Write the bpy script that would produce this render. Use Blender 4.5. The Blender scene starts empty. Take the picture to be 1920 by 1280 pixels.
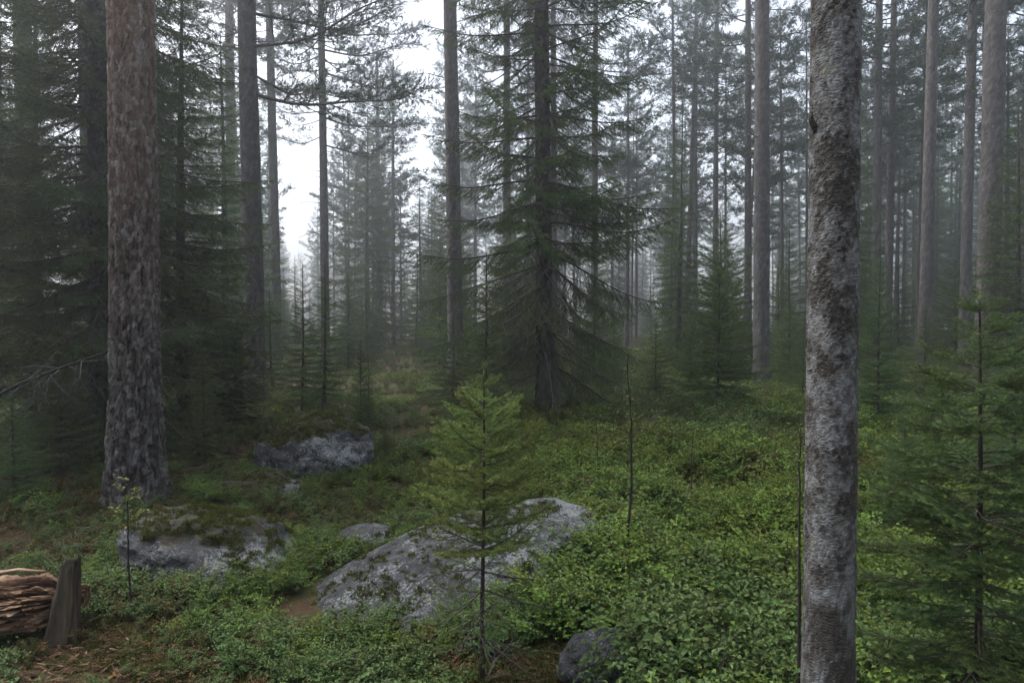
import bpy, bmesh, math, random
import numpy as np
from mathutils import Vector, Matrix, Euler
R = math.radians
rng = np.random.default_rng(7)
random.seed(7)
scene = bpy.context.scene
COL = scene.collection

# ------------------------------------------------------------------ camera
CAM_H = 1.65
PITCH = 1.5
cam = bpy.data.cameras.new('camera')
cam.lens = 24.0
cam.sensor_width = 36.0
cam.clip_start = 0.05
cam.clip_end = 6000
cam_o = bpy.data.objects.new('camera', cam)
COL.objects.link(cam_o)
cam_o.location = (0, 0, CAM_H)
cam_o.rotation_euler = (R(90 - PITCH), 0, 0)
scene.camera = cam_o

# ------------------------------------------------------------------ sky, sun, exposure
SUN_EL, SUN_AZ = 58.0, -62.0          # azimuth measured from +Y (the view direction), negative = left
world = bpy.data.worlds.new('World')
scene.world = world
world.use_nodes = True
wn = world.node_tree
wn.nodes.clear()
w_out = wn.nodes.new('ShaderNodeOutputWorld')
w_bg = wn.nodes.new('ShaderNodeBackground')
w_hs = wn.nodes.new('ShaderNodeHueSaturation')
w_sky = wn.nodes.new('ShaderNodeTexSky')
w_sky.sky_type = 'NISHITA'
w_sky.sun_disc = False
w_sky.sun_elevation = R(SUN_EL)
w_sky.sun_rotation = R(SUN_AZ)
w_sky.air_density = 1.0
w_sky.dust_density = 4.0
w_sky.ozone_density = 1.0
w_hs.inputs['Saturation'].default_value = 0.45     # overcast: the blue is hidden by a white cloud deck
w_hs.inputs['Value'].default_value = 1.0
w_bg.inputs['Strength'].default_value = 0.15
wn.links.new(w_sky.outputs[0], w_hs.inputs['Color'])
wn.links.new(w_hs.outputs[0], w_bg.inputs['Color'])
wn.links.new(w_bg.outputs[0], w_out.inputs['Surface'])

sun = bpy.data.lights.new('sun', 'SUN')
sun.energy = 1.3
sun.angle = R(35)
sun.color = (1.0, 0.99, 0.98)
sun_o = bpy.data.objects.new('sun', sun)
COL.objects.link(sun_o)
sd = Vector((math.sin(R(SUN_AZ)) * math.cos(R(SUN_EL)), math.cos(R(SUN_AZ)) * math.cos(R(SUN_EL)), math.sin(R(SUN_EL))))
sun_o.rotation_euler = sd.to_track_quat('Z', 'Y').to_euler()
sun_o.location = sd * 60

vs = scene.view_settings
vs.view_transform = 'Standard'
vs.look = 'None'
vs.gamma = 1.0
vs.use_curve_mapping = False
vs.exposure = 1.45

cy = scene.cycles
cy.max_bounces = 4
cy.diffuse_bounces = 2
cy.glossy_bounces = 1
cy.transmission_bounces = 3
cy.volume_bounces = 0
cy.transparent_max_bounces = 4
cy.caustics_reflective = False
cy.caustics_refractive = False
cy.use_denoising = True
cy.use_adaptive_sampling = True
cy.adaptive_threshold = 0.025
cy.adaptive_min_samples = 16
cy.sample_clamp_indirect = 4.0
HAZE_DENSITY = 0.0064

# ------------------------------------------------------------------ noise helpers (numpy)
def _hash(ix, iy, iz, seed):
    h = (ix.astype(np.int64) * 374761393 + iy.astype(np.int64) * 668265263 + iz.astype(np.int64) * 2147483647 + seed * 1274126177) & 0xffffffff
    h = ((h ^ (h >> 13)) * 1274126177) & 0xffffffff
    h = h ^ (h >> 16)
    return (h & 0xffffff) / float(0xffffff)

def vnoise(p, seed=0):
    p = np.asarray(p, float)
    i = np.floor(p).astype(np.int64)
    f = p - i
    f = f * f * (3 - 2 * f)
    out = 0
    for dx in (0, 1):
        for dy in (0, 1):
            for dz in (0, 1):
                w = (f[..., 0] if dx else 1 - f[..., 0]) * (f[..., 1] if dy else 1 - f[..., 1]) * (f[..., 2] if dz else 1 - f[..., 2])
                out = out + w * _hash(i[..., 0] + dx, i[..., 1] + dy, i[..., 2] + dz, seed)
    return out

def fbm(p, octs=4, seed=0, gain=0.5):
    p = np.asarray(p, float)
    a, s, t = 1.0, 0.0, 0.0
    for k in range(octs):
        s = s + a * vnoise(p * (2.03 ** k), seed + k * 17)
        t += a
        a *= gain
    return s / t

def worley(u, v, nu, seed=0):
    """2-D cells, periodic in u with nu cells; returns F1, F2, cell random"""
    iu, iv = np.floor(u).astype(np.int64), np.floor(v).astype(np.int64)
    F1 = np.full(u.shape, 9.0); F2 = np.full(u.shape, 9.0); cid = np.zeros(u.shape)
    for du in (-1, 0, 1):
        for dv in (-1, 0, 1):
            cu, cv = iu + du, iv + dv
            wu = np.mod(cu, nu)
            z = np.zeros_like(wu)
            pu = cu + 0.1 + 0.8 * _hash(wu, cv, z, seed)
            pv = cv + 0.1 + 0.8 * _hash(wu, cv, z + 1, seed)
            d = np.sqrt((pu - u) ** 2 + (pv - v) ** 2)
            r = _hash(wu, cv, z + 2, seed)
            closer = d < F1
            F2 = np.where(closer, F1, np.minimum(F2, d))
            cid = np.where(closer, r, cid)
            F1 = np.where(closer, d, F1)
    return F1, F2, cid

def sstep(a, b, x):
    t = np.clip((x - a) / (b - a), 0, 1)
    return t * t * (3 - 2 * t)

# ------------------------------------------------------------------ terrain height
def ground_h(x, y):
    x = np.asarray(x, float); y = np.asarray(y, float)
    p = np.stack([x, y, np.zeros_like(x)], -1)
    h = (fbm(p * 0.055, 3, 3) - 0.5) * 1.1 * sstep(9, 40, np.hypot(x, y))
    h = h + (fbm(p * 0.35, 3, 5) - 0.5) * 0.22
    h = h + (fbm(p * 1.6, 3, 9) - 0.5) * 0.11
    h = h + 0.16 * np.exp(-(((x - 3.2) / 2.2) ** 2 + ((y - 9.0) / 3.0) ** 2))     # heathery rise on the right
    h = h - 0.10 * np.exp(-(((x + 1.4) / 1.1) ** 2 + ((y - 6.0) / 0.9) ** 2))     # hollow behind the boulders
    return h

def gh(x, y):
    return float(ground_h(np.array([x]), np.array([y]))[0])

def X(px, D):
    return (px - 960.0) / 1280.0 * D

def Zof(py, D):
    return CAM_H - (py - 606.5) / 1280.0 * D

def base(px, D):
    x = X(px, D)
    return Vector((x, D, gh(x, D)))

# ------------------------------------------------------------------ object helpers
def tag(o, label=None, cat=None, group=None, kind=None):
    if label: o['label'] = label
    if cat: o['category'] = cat
    if group: o['group'] = group
    if kind: o['kind'] = kind
    return o

def empty(name, loc, label, cat, group=None, rz=0.0, scale=1.0):
    o = bpy.data.objects.new(name, None)
    o.empty_display_size = 0.2
    COL.objects.link(o)
    o.location = loc
    o.rotation_euler = (0, 0, rz)
    o.scale = (scale,) * 3 if not hasattr(scale, '__len__') else scale
    return tag(o, label, cat, group)

def child(name, me, parent, mat4=None):
    o = bpy.data.objects.new(name, me)
    COL.objects.link(o)
    o.parent = parent
    if mat4 is not None:
        o.matrix_local = mat4
    return o

class Geo:
    def __init__(s):
        s.V, s.T, s.M, s.A, s.n = [], [], [], [], 0
    def add(s, V, T, m=0, a=0.0):
        V = np.asarray(V, np.float32).reshape(-1, 3)
        T = np.asarray(T, np.int64).reshape(-1, 3)
        s.V.append(V); s.T.append(T + s.n)
        s.M.append(np.full(len(T), m, np.int32))
        s.A.append(np.broadcast_to(np.asarray(a, np.float32), (len(V),)).copy())
        s.n += len(V)
    def pack(s):
        s.V = [np.concatenate(s.V)]; s.T = [np.concatenate(s.T)]
        s.M = [np.concatenate(s.M)]; s.A = [np.concatenate(s.A)]
        return s
    def put(s, g, M4):
        """append a transformed copy of packed geometry g"""
        m = np.array(M4, dtype=np.float32)
        s.V.append(g.V[0] @ m[:3, :3].T + m[:3, 3]); s.T.append(g.T[0] + s.n)
        s.M.append(g.M[0]); s.A.append(g.A[0]); s.n += len(g.V[0])
    def mesh(s, name, mats, smooth=False, smooth_mats=()):
        s.pack()
        V, T, M, A = s.V[0], s.T[0], s.M[0], s.A[0]
        me = bpy.data.meshes.new(name)
        me.vertices.add(len(V)); me.vertices.foreach_set('co', V.ravel())
        me.loops.add(len(T) * 3); me.loops.foreach_set('vertex_index', T.ravel().astype(np.int32))
        me.polygons.add(len(T))
        me.polygons.foreach_set('loop_start', np.arange(0, len(T) * 3, 3, dtype=np.int32))
        me.polygons.foreach_set('loop_total', np.full(len(T), 3, np.int32))
        me.polygons.foreach_set('material_index', M)
        sm = np.ones(len(T), bool) if smooth else np.isin(M, list(smooth_mats))
        me.polygons.foreach_set('use_smooth', sm)
        at = me.attributes.new('tip', 'FLOAT', 'POINT')
        at.data.foreach_set('value', A)
        for m in mats: me.materials.append(m)
        me.update(calc_edges=True)
        return me

def unit(v):
    v = np.asarray(v, float)
    return v / (np.linalg.norm(v, axis=-1, keepdims=True) + 1e-9)

def tube(g, pts, rad, k=4, mat=0, a=0.0, cap=True):
    pts = np.asarray(pts, float); n = len(pts)
    rad = np.broadcast_to(np.asarray(rad, float), (n,))
    tan = unit(np.gradient(pts, axis=0))
    ref = np.array([0, 0, 1.0]) if abs(tan[0][2]) < 0.9 else np.array([1.0, 0, 0])
    s = unit(np.cross(tan, ref)); u = np.cross(s, tan)
    th = np.arange(k) / k * 2 * math.pi
    V = pts[:, None, :] + rad[:, None, None] * (np.cos(th)[None, :, None] * s[:, None, :] + np.sin(th)[None, :, None] * u[:, None, :])
    V = V.reshape(-1, 3)
    i = np.arange(n - 1)[:, None] * k; j = np.arange(k)[None, :]; j2 = (j + 1) % k
    q = np.stack([i + j, i + j2, i + k + j2, i + k + j], -1).reshape(-1, 4)
    T = np.concatenate([q[:, [0, 1, 2]], q[:, [0, 2, 3]]])
    if cap:
        e = (n - 1) * k
        T = np.concatenate([T, [[e, e + c, e + c + 1] for c in range(1, k - 1)]])
    av = a if np.isscalar(a) else np.repeat(np.asarray(a), k)
    g.add(V, T, mat, av)

def needles(g, tw, pitch, nl, nw, mat=1, phi=(-0.25, 1.25), ang=(38, 62), tipfade=0.85):
    """tw: list of (P, D, U, L, tip0, tip1); flat needle triangles round every twig"""
    if not tw: return
    P = np.array([t[0] for t in tw]); D = unit(np.array([t[1] for t in tw])); U = np.array([t[2] for t in tw], float)
    L = np.array([t[3] for t in tw]); a0 = np.array([t[4] for t in tw]); a1 = np.array([t[5] for t in tw])
    S = unit(np.cross(D, U)); U = np.cross(S, D)
    cnt = np.maximum(2, np.ceil(L / pitch).astype(int))
    idx = np.repeat(np.arange(len(tw)), cnt); n = len(idx)
    start = np.repeat(np.cumsum(cnt) - cnt, cnt)
    t = (np.arange(n) - start + rng.random(n)) / cnt[idx]
    ph = rng.uniform(phi[0] * math.pi, phi[1] * math.pi, n)
    an = np.radians(rng.uniform(ang[0], ang[1], n))
    d, s, u = D[idx], S[idx], U[idx]
    w = np.cos(ph)[:, None] * s + np.sin(ph)[:, None] * u
    nd = d * np.cos(an)[:, None] + w * np.sin(an)[:, None]
    B = P[idx] + d * (L[idx] * t)[:, None]
    ln = nl * rng.uniform(0.75, 1.15, n) * (1 - (1 - tipfade) * t)
    side = unit(np.cross(nd, w + 0.3 * d + 1e-4))
    hw = nw * 0.5 * rng.uniform(0.8, 1.2, n)
    V = np.stack([B - side * hw[:, None], B + side * hw[:, None], B + nd * ln[:, None]], 1).reshape(-1, 3)
    T = np.arange(n * 3).reshape(-1, 3)
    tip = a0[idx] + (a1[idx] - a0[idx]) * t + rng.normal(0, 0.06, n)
    g.add(V, T, mat, np.repeat(np.clip(tip, 0, 1), 3))

# ------------------------------------------------------------------ materials
def new_mat(name):
    m = bpy.data.materials.new(name); m.use_nodes = True
    nt = m.node_tree; nt.nodes.clear()
    out = nt.nodes.new('ShaderNodeOutputMaterial')
    return m, nt, out

def nd(nt, typ, ins=None, **props):
    n = nt.nodes.new(typ)
    for k, v in props.items(): setattr(n, k, v)
    for k, v in (ins or {}).items():
        if isinstance(v, bpy.types.NodeSocket): nt.links.new(v, n.inputs[k])
        else: n.inputs[k].default_value = v
    return n

def ramp(nt, fac, stops, interp='LINEAR'):
    n = nt.nodes.new('ShaderNodeValToRGB')
    n.color_ramp.interpolation = interp
    e = n.color_ramp.elements
    while len(e) < len(stops): e.new(0.5)
    for i, (p, c) in enumerate(stops):
        e[i].position = p
        e[i].color = (*c, 1) if len(c) == 3 else c
    nt.links.new(fac, n.inputs[0])
    return n.outputs[0]

def mixc(nt, fac, a, b, mode='MIX'):
    n = nt.nodes.new('ShaderNodeMix'); n.data_type = 'RGBA'; n.blend_type = mode
    for sock, v in ((n.inputs[0], fac), (n.inputs[6], a), (n.inputs[7], b)):
        if isinstance(v, bpy.types.NodeSocket): nt.links.new(v, sock)
        elif isinstance(v, (int, float)): sock.default_value = v
        else: sock.default_value = (*v, 1)
    return n.outputs[2]

def math_n(nt, op, a, b=0.0, clamp=False):
    n = nt.nodes.new('ShaderNodeMath'); n.operation = op; n.use_clamp = clamp
    for i, v in enumerate((a, b)):
        if isinstance(v, bpy.types.NodeSocket): nt.links.new(v, n.inputs[i])
        else: n.inputs[i].default_value = v
    return n.outputs[0]

def noise_n(nt, vec, scale, detail=4, rough=0.55, w=None):
    n = nt.nodes.new('ShaderNodeTexNoise')
    n.inputs['Scale'].default_value = scale; n.inputs['Detail'].default_value = detail; n.inputs['Roughness'].default_value = rough
    nt.links.new(vec, n.inputs['Vector'])
    return n.outputs['Fac']

def coords(nt, scale=(1, 1, 1), which='Object'):
    tc = nt.nodes.new('ShaderNodeTexCoord')
    mp = nt.nodes.new('ShaderNodeMapping'); mp.inputs['Scale'].default_value = scale
    nt.links.new(tc.outputs[which], mp.inputs['Vector'])
    return mp.outputs[0]

def leaf_mat(name, dark, mid, light, transl=0.3, rough=0.5, spec=0.3, var=0.35, hue=0.02):
    m, nt, out = new_mat(name)
    at = nd(nt, 'ShaderNodeAttribute', attribute_name='tip')
    oi = nd(nt, 'ShaderNodeObjectInfo')
    geo = nd(nt, 'ShaderNodeNewGeometry')
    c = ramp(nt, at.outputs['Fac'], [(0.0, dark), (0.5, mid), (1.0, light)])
    nz = noise_n(nt, geo.outputs['Position'], 2.2, 3)
    v = math_n(nt, 'ADD', math_n(nt, 'MULTIPLY', nz, var * 1.6), 1 - var * 0.8)
    v = math_n(nt, 'MULTIPLY', v, math_n(nt, 'ADD', math_n(nt, 'MULTIPLY', oi.outputs['Random'], var), 1 - var / 2))
    hs = nd(nt, 'ShaderNodeHueSaturation', {'Color': c, 'Value': v,
            'Hue': math_n(nt, 'ADD', math_n(nt, 'MULTIPLY', oi.outputs['Random'], hue * 2), 0.5 - hue)})
    b = nd(nt, 'ShaderNodeBsdfPrincipled', {'Base Color': hs.outputs[0], 'Roughness': rough, 'Specular IOR Level': spec})
    t = nd(nt, 'ShaderNodeBsdfTranslucent', {'Color': hs.outputs[0]})
    mx = nd(nt, 'ShaderNodeMixShader', {0: transl, 1: b.outputs[0], 2: t.outputs[0]})
    nt.links.new(mx.outputs[0], out.inputs['Surface'])
    return m

def bump(nt, h, strength=0.5, dist=0.02):
    return nd(nt, 'ShaderNodeBump', {'Height': h, 'Strength': strength, 'Distance': dist}).outputs[0]

def bark_mat(name, stops, vscale=0.35, scale=22, bumpd=0.012, lichen=None, lich_amt=0.0, rough=0.85, upper=None, up_range=(2, 6)):
    """plate colour attribute 'tip' (own colour of every bark flake, darkened in furrows and at flake edges) mixed with fine grain"""
    m, nt, out = new_mat(name)
    co = coords(nt, (1, 1, vscale))
    at = nd(nt, 'ShaderNodeAttribute', attribute_name='tip')
    n1 = noise_n(nt, co, scale, 6, 0.65)
    n2 = noise_n(nt, co, scale * 4, 4, 0.6)
    f = math_n(nt, 'ADD', math_n(nt, 'MULTIPLY', at.outputs['Fac'], 0.6), math_n(nt, 'MULTIPLY', math_n(nt, 'ADD', n1, n2), 0.25))
    c = ramp(nt, f, stops)
    if upper is not None:      # pines: thin orange bark up the stem
        c2 = ramp(nt, f, upper)
        tc = nt.nodes.new('ShaderNodeTexCoord')
        sp = nd(nt, 'ShaderNodeSeparateXYZ', {0: tc.outputs['Object']})
        zz = math_n(nt, 'ADD', sp.outputs[2], math_n(nt, 'MULTIPLY', noise_n(nt, coords(nt, (1, 1, 0.4)), 3.0, 4), 1.6))
        mr = nd(nt, 'ShaderNodeMapRange', {'Value': zz, 'From Min': up_range[0] + .8, 'From Max': up_range[1] + .8})
        c = mixc(nt, mr.outputs[0], c, c2)
    if lichen is not None:
        ln = noise_n(nt, coords(nt, (1, 1, 0.7)), 9.0, 6, 0.7)
        lf = nd(nt, 'ShaderNodeMapRange', {'Value': ln, 'From Min': 0.62 - lich_amt, 'From Max': 0.70 - lich_amt})
        c = mixc(nt, math_n(nt, 'MULTIPLY', lf.outputs[0], 0.75), c, lichen)
    vo = nd(nt, 'ShaderNodeTexVoronoi', {'Vector': co, 'Scale': scale * 1.1}, feature='DISTANCE_TO_EDGE')
    h = math_n(nt, 'ADD', math_n(nt, 'MULTIPLY', math_n(nt, 'MINIMUM', vo.outputs['Distance'], 0.18), 3.0), math_n(nt, 'MULTIPLY', n2, 0.7))
    b = nd(nt, 'ShaderNodeBsdfPrincipled', {'Base Color': c, 'Roughness': rough, 'Specular IOR Level': 0.25,
           'Normal': bump(nt, h, 0.8, bumpd)})
    nt.links.new(b.outputs[0], out.inputs['Surface'])
    return m

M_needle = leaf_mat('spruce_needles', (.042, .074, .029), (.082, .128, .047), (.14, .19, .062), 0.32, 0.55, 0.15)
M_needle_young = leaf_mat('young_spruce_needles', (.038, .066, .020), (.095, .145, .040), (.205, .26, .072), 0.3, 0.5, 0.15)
M_pine = leaf_mat('pine_needles', (.034, .056, .032), (.062, .094, .050), (.095, .130, .064), 0.28, 0.55, 0.2)
M_bil = leaf_mat('bilberry_leaves', (.068, .105, .020), (.125, .185, .034), (.24, .30, .056), 0.35, 0.5, 0.15, 0.5, 0.025)
M_bil_dark = leaf_mat('bilberry_leaves_bluegreen', (.044, .080, .024), (.084, .138, .038), (.155, .20, .054), 0.3, 0.45, 0.2, 0.4, 0.02)
M_heath = leaf_mat('lingonberry_leaves', (.050, .052, .014), (.095, .100, .022), (.16, .155, .036), 0.25, 0.45, 0.3, 0.5, 0.03)
M_brownleaf = leaf_mat('withered_leaves', (.07, .030, .012), (.13, .055, .018), (.20, .10, .03), 0.2, 0.6, 0.3, 0.5, 0.02)
M_moss = leaf_mat('feather_moss', (.030, .036, .008), (.060, .068, .014), (.11, .12, .026), 0.3, 0.7, 0.1, 0.5, 0.02)
M_litter = leaf_mat('fallen_needles', (.040, .022, .012), (.080, .044, .022), (.13, .080, .042), 0.1, 0.8, 0.1, 0.5, 0.01)
M_rowan = leaf_mat('sapling_leaves', (.05, .085, .02), (.10, .14, .025), (.20, .22, .035), 0.4, 0.4, 0.4, 0.4)

def simple_mat(name, c1, c2, scale=30, rough=0.8, bd=0.0):
    m, nt, out = new_mat(name)
    co = coords(nt)
    n = noise_n(nt, co, scale, 4)
    c = ramp(nt, n, [(0.3, c1), (0.7, c2)])
    ins = {'Base Color': c, 'Roughness': rough, 'Specular IOR Level': 0.25}
    if bd: ins['Normal'] = bump(nt, n, 0.6, bd)
    b = nd(nt, 'ShaderNodeBsdfPrincipled', ins)
    nt.links.new(b.outputs[0], out.inputs['Surface'])
    return m

M_twig = simple_mat('twig_bark', (.045, .036, .028), (.085, .072, .058), 25)
M_deadtwig = simple_mat('lichen_grey_dead_twigs', (.050, .049, .045), (.12, .122, .113), 18)
M_stem = simple_mat('bilberry_stems', (.040, .045, .014), (.075, .070, .024), 20)
M_darkstem = simple_mat('dark_sapling_stem', (.016, .013, .011), (.036, .030, .025), 30)
M_spruce_bark = bark_mat('spruce_bark', [(.25, (.026, .022, .019)), (.5, (.052, .045, .040)), (.75, (.10, .09, .08))], .6, 26, .008,
                         (.17, .18, .16), .06)
M_pine_bark = bark_mat('pine_bark', [(.22, (.018, .015, .013)), (.40, (.042, .035, .031)), (.52, (.070, .061, .056)), (.70, (.15, .140, .135))], .4, 42, .012,
                       (.20, .205, .195), -.05,
                       upper=[(.25, (.042, .031, .026)), (.40, (.092, .055, .039)), (.50, (.155, .094, .066)), (.60, (.15, .112, .094)), (.72, (.25, .228, .215))], up_range=(1.2, 4.5))
M_pine_far = bark_mat('pine_bark_weathered', [(.25, (.042, .038, .036)), (.5, (.080, .073, .070)), (.75, (.15, .142, .138))], .4, 18, .014,
                      (.20, .21, .20), .02,
                      upper=[(.25, (.052, .045, .042)), (.5, (.098, .087, .081)), (.75, (.17, .158, .152))], up_range=(3.5, 9.0))
M_birch_bark = bark_mat('birch_bark', [(.20, (.018, .015, .013)), (.36, (.036, .031, .027)), (.48, (.060, .055, .050)), (.60, (.098, .095, .093)), (.78, (.20, .205, .21))],
                        1.6, 42, .005, (.13, .125, .07), .0, .8)

# ------------------------------------------------------------------ ground
def ground_material():
    m, nt, out = new_mat('forest_floor')
    co = coords(nt)
    n1 = noise_n(nt, co, 0.55, 5); n2 = noise_n(nt, co, 6.0, 6, 0.65); n3 = noise_n(nt, co, 55.0, 5, 0.7)
    litter = ramp(nt, n3, [(.25, (.028, .016, .009)), (.5, (.062, .036, .019)), (.75, (.12, .070, .036))])
    moss = ramp(nt, n3, [(.25, (.022, .030, .008)), (.55, (.055, .068, .016)), (.8, (.10, .11, .03))])
    f = nd(nt, 'ShaderNodeMapRange', {'Value': math_n(nt, 'ADD', math_n(nt, 'MULTIPLY', n1, .6), math_n(nt, 'MULTIPLY', n2, .4)), 'From Min': .44, 'From Max': .56})
    c = mixc(nt, f.outputs[0], litter, moss)
    h = math_n(nt, 'ADD', n2, math_n(nt, 'MULTIPLY', n3, .6))
    b = nd(nt, 'ShaderNodeBsdfPrincipled', {'Base Color': c, 'Roughness': .9, 'Specular IOR Level': .2, 'Normal': bump(nt, h, .9, .04)})
    nt.links.new(b.outputs[0], out.inputs['Surface'])
    return m

def build_ground():
    n = 270
    t = np.linspace(-1, 1, n)
    ax = np.sign(t) * (np.abs(t) * 14 + np.abs(t) ** 7 * 2400)
    gx, gy = np.meshgrid(ax, ax + 5.0, indexing='ij')
    gz = ground_h(gx, gy)
    V = np.stack([gx, gy, gz], -1).reshape(-1, 3)
    i = np.arange(n - 1)[:, None] * n + np.arange(n - 1)[None, :]
    i = i.ravel()
    q = np.stack([i, i + n, i + n + 1, i + 1], -1)
    g = Geo(); g.add(V, np.concatenate([q[:, [0, 1, 2]], q[:, [0, 2, 3]]]))
    o = bpy.data.objects.new('ground', g.mesh('ground', [ground_material()], True))
    COL.objects.link(o)
    tag(o, 'mossy forest floor of brown litter stretching back between the trees', 'ground', kind='structure')
build_ground()

# ------------------------------------------------------------------ rocks
def rock_material():
    m, nt, out = new_mat('lichen_granite')
    co = coords(nt)
    geo = nd(nt, 'ShaderNodeNewGeometry')
    n1 = noise_n(nt, co, 3.0, 6, .65); n2 = noise_n(nt, co, 26.0, 6, .7); n3 = noise_n(nt, co, 140.0, 3, .6); n4 = noise_n(nt, co, 8.0, 5, .7)
    g = ramp(nt, math_n(nt, 'ADD', math_n(nt, 'MULTIPLY', n2, .6), math_n(nt, 'MULTIPLY', n3, .4)),
             [(.30, (.015, .015, .016)), (.46, (.044, .045, .047)), (.60, (.088, .090, .093)), (.78, (.19, .194, .20))])
    dark = nd(nt, 'ShaderNodeMapRange', {'Value': n4, 'From Min': .50, 'From Max': .57})
    g = mixc(nt, math_n(nt, 'MULTIPLY', dark.outputs[0], .8), g, (.026, .026, .026))
    lf = nd(nt, 'ShaderNodeMapRange', {'Value': math_n(nt, 'ADD', noise_n(nt, coords(nt, (1.1, 1, 1)), 17.0, 7, .78), math_n(nt, 'MULTIPLY', math_n(nt, 'SUBTRACT', n1, .5), .55)), 'From Min': .53, 'From Max': .58})
    g = mixc(nt, math_n(nt, 'MULTIPLY', lf.outputs[0], .45), g, (.20, .22, .22))
    l2 = nd(nt, 'ShaderNodeMapRange', {'Value': math_n(nt, 'ADD', noise_n(nt, co, 60.0, 4, .6), math_n(nt, 'MULTIPLY', math_n(nt, 'SUBTRACT', n1, .5), 1.1)), 'From Min': .56, 'From Max': .63})
    g = mixc(nt, math_n(nt, 'MULTIPLY', l2.outputs[0], .75), g, (.29, .315, .31))
    # litter and moss that lie on the level shoulders
    sp = nd(nt, 'ShaderNodeSeparateXYZ', {0: geo.outputs['Normal']})
    at = nd(nt, 'ShaderNodeAttribute', attribute_name='tip')
    mf = nd(nt, 'ShaderNodeMapRange', {'Value': math_n(nt, 'ADD', at.outputs['Fac'], math_n(nt, 'ADD', math_n(nt, 'MULTIPLY', n1, .5), math_n(nt, 'MULTIPLY', n2, .45))), 'From Min': .88, 'From Max': 1.0})
    mosscol = ramp(nt, n2, [(.3, (.030, .018, .010)), (.5, (.058, .042, .020)), (.62, (.045, .055, .014)), (.8, (.08, .09, .025))])
    c = mixc(nt, mf.outputs[0], g, mosscol)
    h = math_n(nt, 'ADD', math_n(nt, 'MULTIPLY', n2, 1.0), math_n(nt, 'ADD', math_n(nt, 'MULTIPLY', n3, .35), n4))
    b = nd(nt, 'ShaderNodeBsdfPrincipled', {'Base Color': c, 'Roughness': .62, 'Specular IOR Level': .4, 'Normal': bump(nt, h, 1.0, .045)})
    nt.links.new(b.outputs[0], out.inputs['Surface'])
    return m
M_rock = rock_material()
ROCKS = []

def rock(name, label, c, half, rz, tilt=0.0, seed=0, sub=6, rough=0.16, moss=0.0, crag=0.0, tiltx=0.0):
    bm = bmesh.new()
    bmesh.ops.create_icosphere(bm, subdivisions=sub, radius=1.0)
    bm.verts.ensure_lookup_table()
    V = np.array([v.co[:] for v in bm.verts]); T = np.array([[v.index for v in f.verts] for f in bm.faces])
    bm.free()
    n = V.copy()
    big = (fbm(n * 1.1 + seed, 3, seed) - .5) * rough * 2.6
    mid = (fbm(n * 3.2 + seed, 4, seed + 3) - .5) * rough * 1.1
    fine = (fbm(n * 13 + seed, 4, seed + 5) - .5) * rough * .22
    d = 1 + big + mid + fine
    if crag:
        rs = np.random.default_rng(seed)
        dirs = unit(rs.normal(0, 1, (26, 3)) * np.array([1, 1, .8])); hs = rs.uniform(.74, .98, 26)
        dn = np.clip(n @ dirs.T, .15, 1)
        cut = np.min(np.where(n @ dirs.T > .15, hs / dn, 9), 1)
        d = np.minimum(d, cut * (1 + .35 * (d - 1))) * min(1, crag * 6) + d * (1 - min(1, crag * 6))
        w = np.abs(fbm(n * 2.3 + seed, 4, seed + 8) - .5) * 2
        d = d - crag * .5 * np.exp(-(w / .05) ** 2) + crag * .9 * (fbm(n * 7 + seed, 4, seed + 2, .6) - .5)
    V = V * d[:, None]
    V = np.sign(V) * np.abs(V) ** np.array([1.0, 1.0, .95]) * np.array(half)
    mossv = moss * sstep(.30, .80, n[:, 2] - .35 * n[:, 0] * (moss > .5) + .9 * (fbm(n * 2.4 + 4, 4, seed) - .5)) 
    g = Geo(); g.add(V, T, 0, mossv)
    me = g.mesh(name, [M_rock], True)
    o = bpy.data.objects.new(name, me); COL.objects.link(o)
    o.location = (c[0], c[1], gh(c[0], c[1]) + c[2])
    o.rotation_euler = Euler((R(tiltx), R(tilt), R(rz)), 'XYZ')
    tag(o, label, 'rock')
    ROCKS.append((c[0], c[1], half[0], half[1], R(rz)))
    return o

rock('boulder', 'long grey whaleback boulder behind the young spruce, largest rock', (-.47, 4.44, -.115), (1.26, .74, .32), 32, -15, 11, 6, .14, 0.28, .03)
rock('boulder', 'dark boulder with brown litter on top, below the big reddish pine', (-2.10, 4.72, .07), (.64, .54, .34), 15, 10, 23, 6, .22, .50, .03, 4)
rock('boulder', 'small low grey rock peeping up left of the long boulder', (-1.10, 5.15, .02), (.29, .25, .15), 0, 0, 35, 5, .18, .3)
rock('boulder', 'small round wet rock among bilberry at the bottom edge', (.43, 3.22, .08), (.20, .17, .16), 20, 0, 47, 5, .2, .2)
rock('boulder', 'craggy dark lichen covered boulder mound below the twin young spruces', (-2.20, 7.70, .10), (.70, .60, .56), -10, 5, 59, 6, .26, .95, .10)
rock('boulder', 'low dark rock shoulder between the craggy mound and the litter topped boulder', (-2.55, 6.75, -.06), (.55, .40, .26), 25, 0, 71, 5, .30, .9, .12)

def in_rock(x, y, k=1.0):
    m = np.zeros(x.shape, bool)
    for cx, cy_, a, b, rz in ROCKS:
        dx, dy = x - cx, y - cy_
        u = dx * math.cos(rz) + dy * math.sin(rz); v = -dx * math.sin(rz) + dy * math.cos(rz)
        m |= (u / (a * k)) ** 2 + (v / (b * k)) ** 2 < 1
    return m

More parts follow.
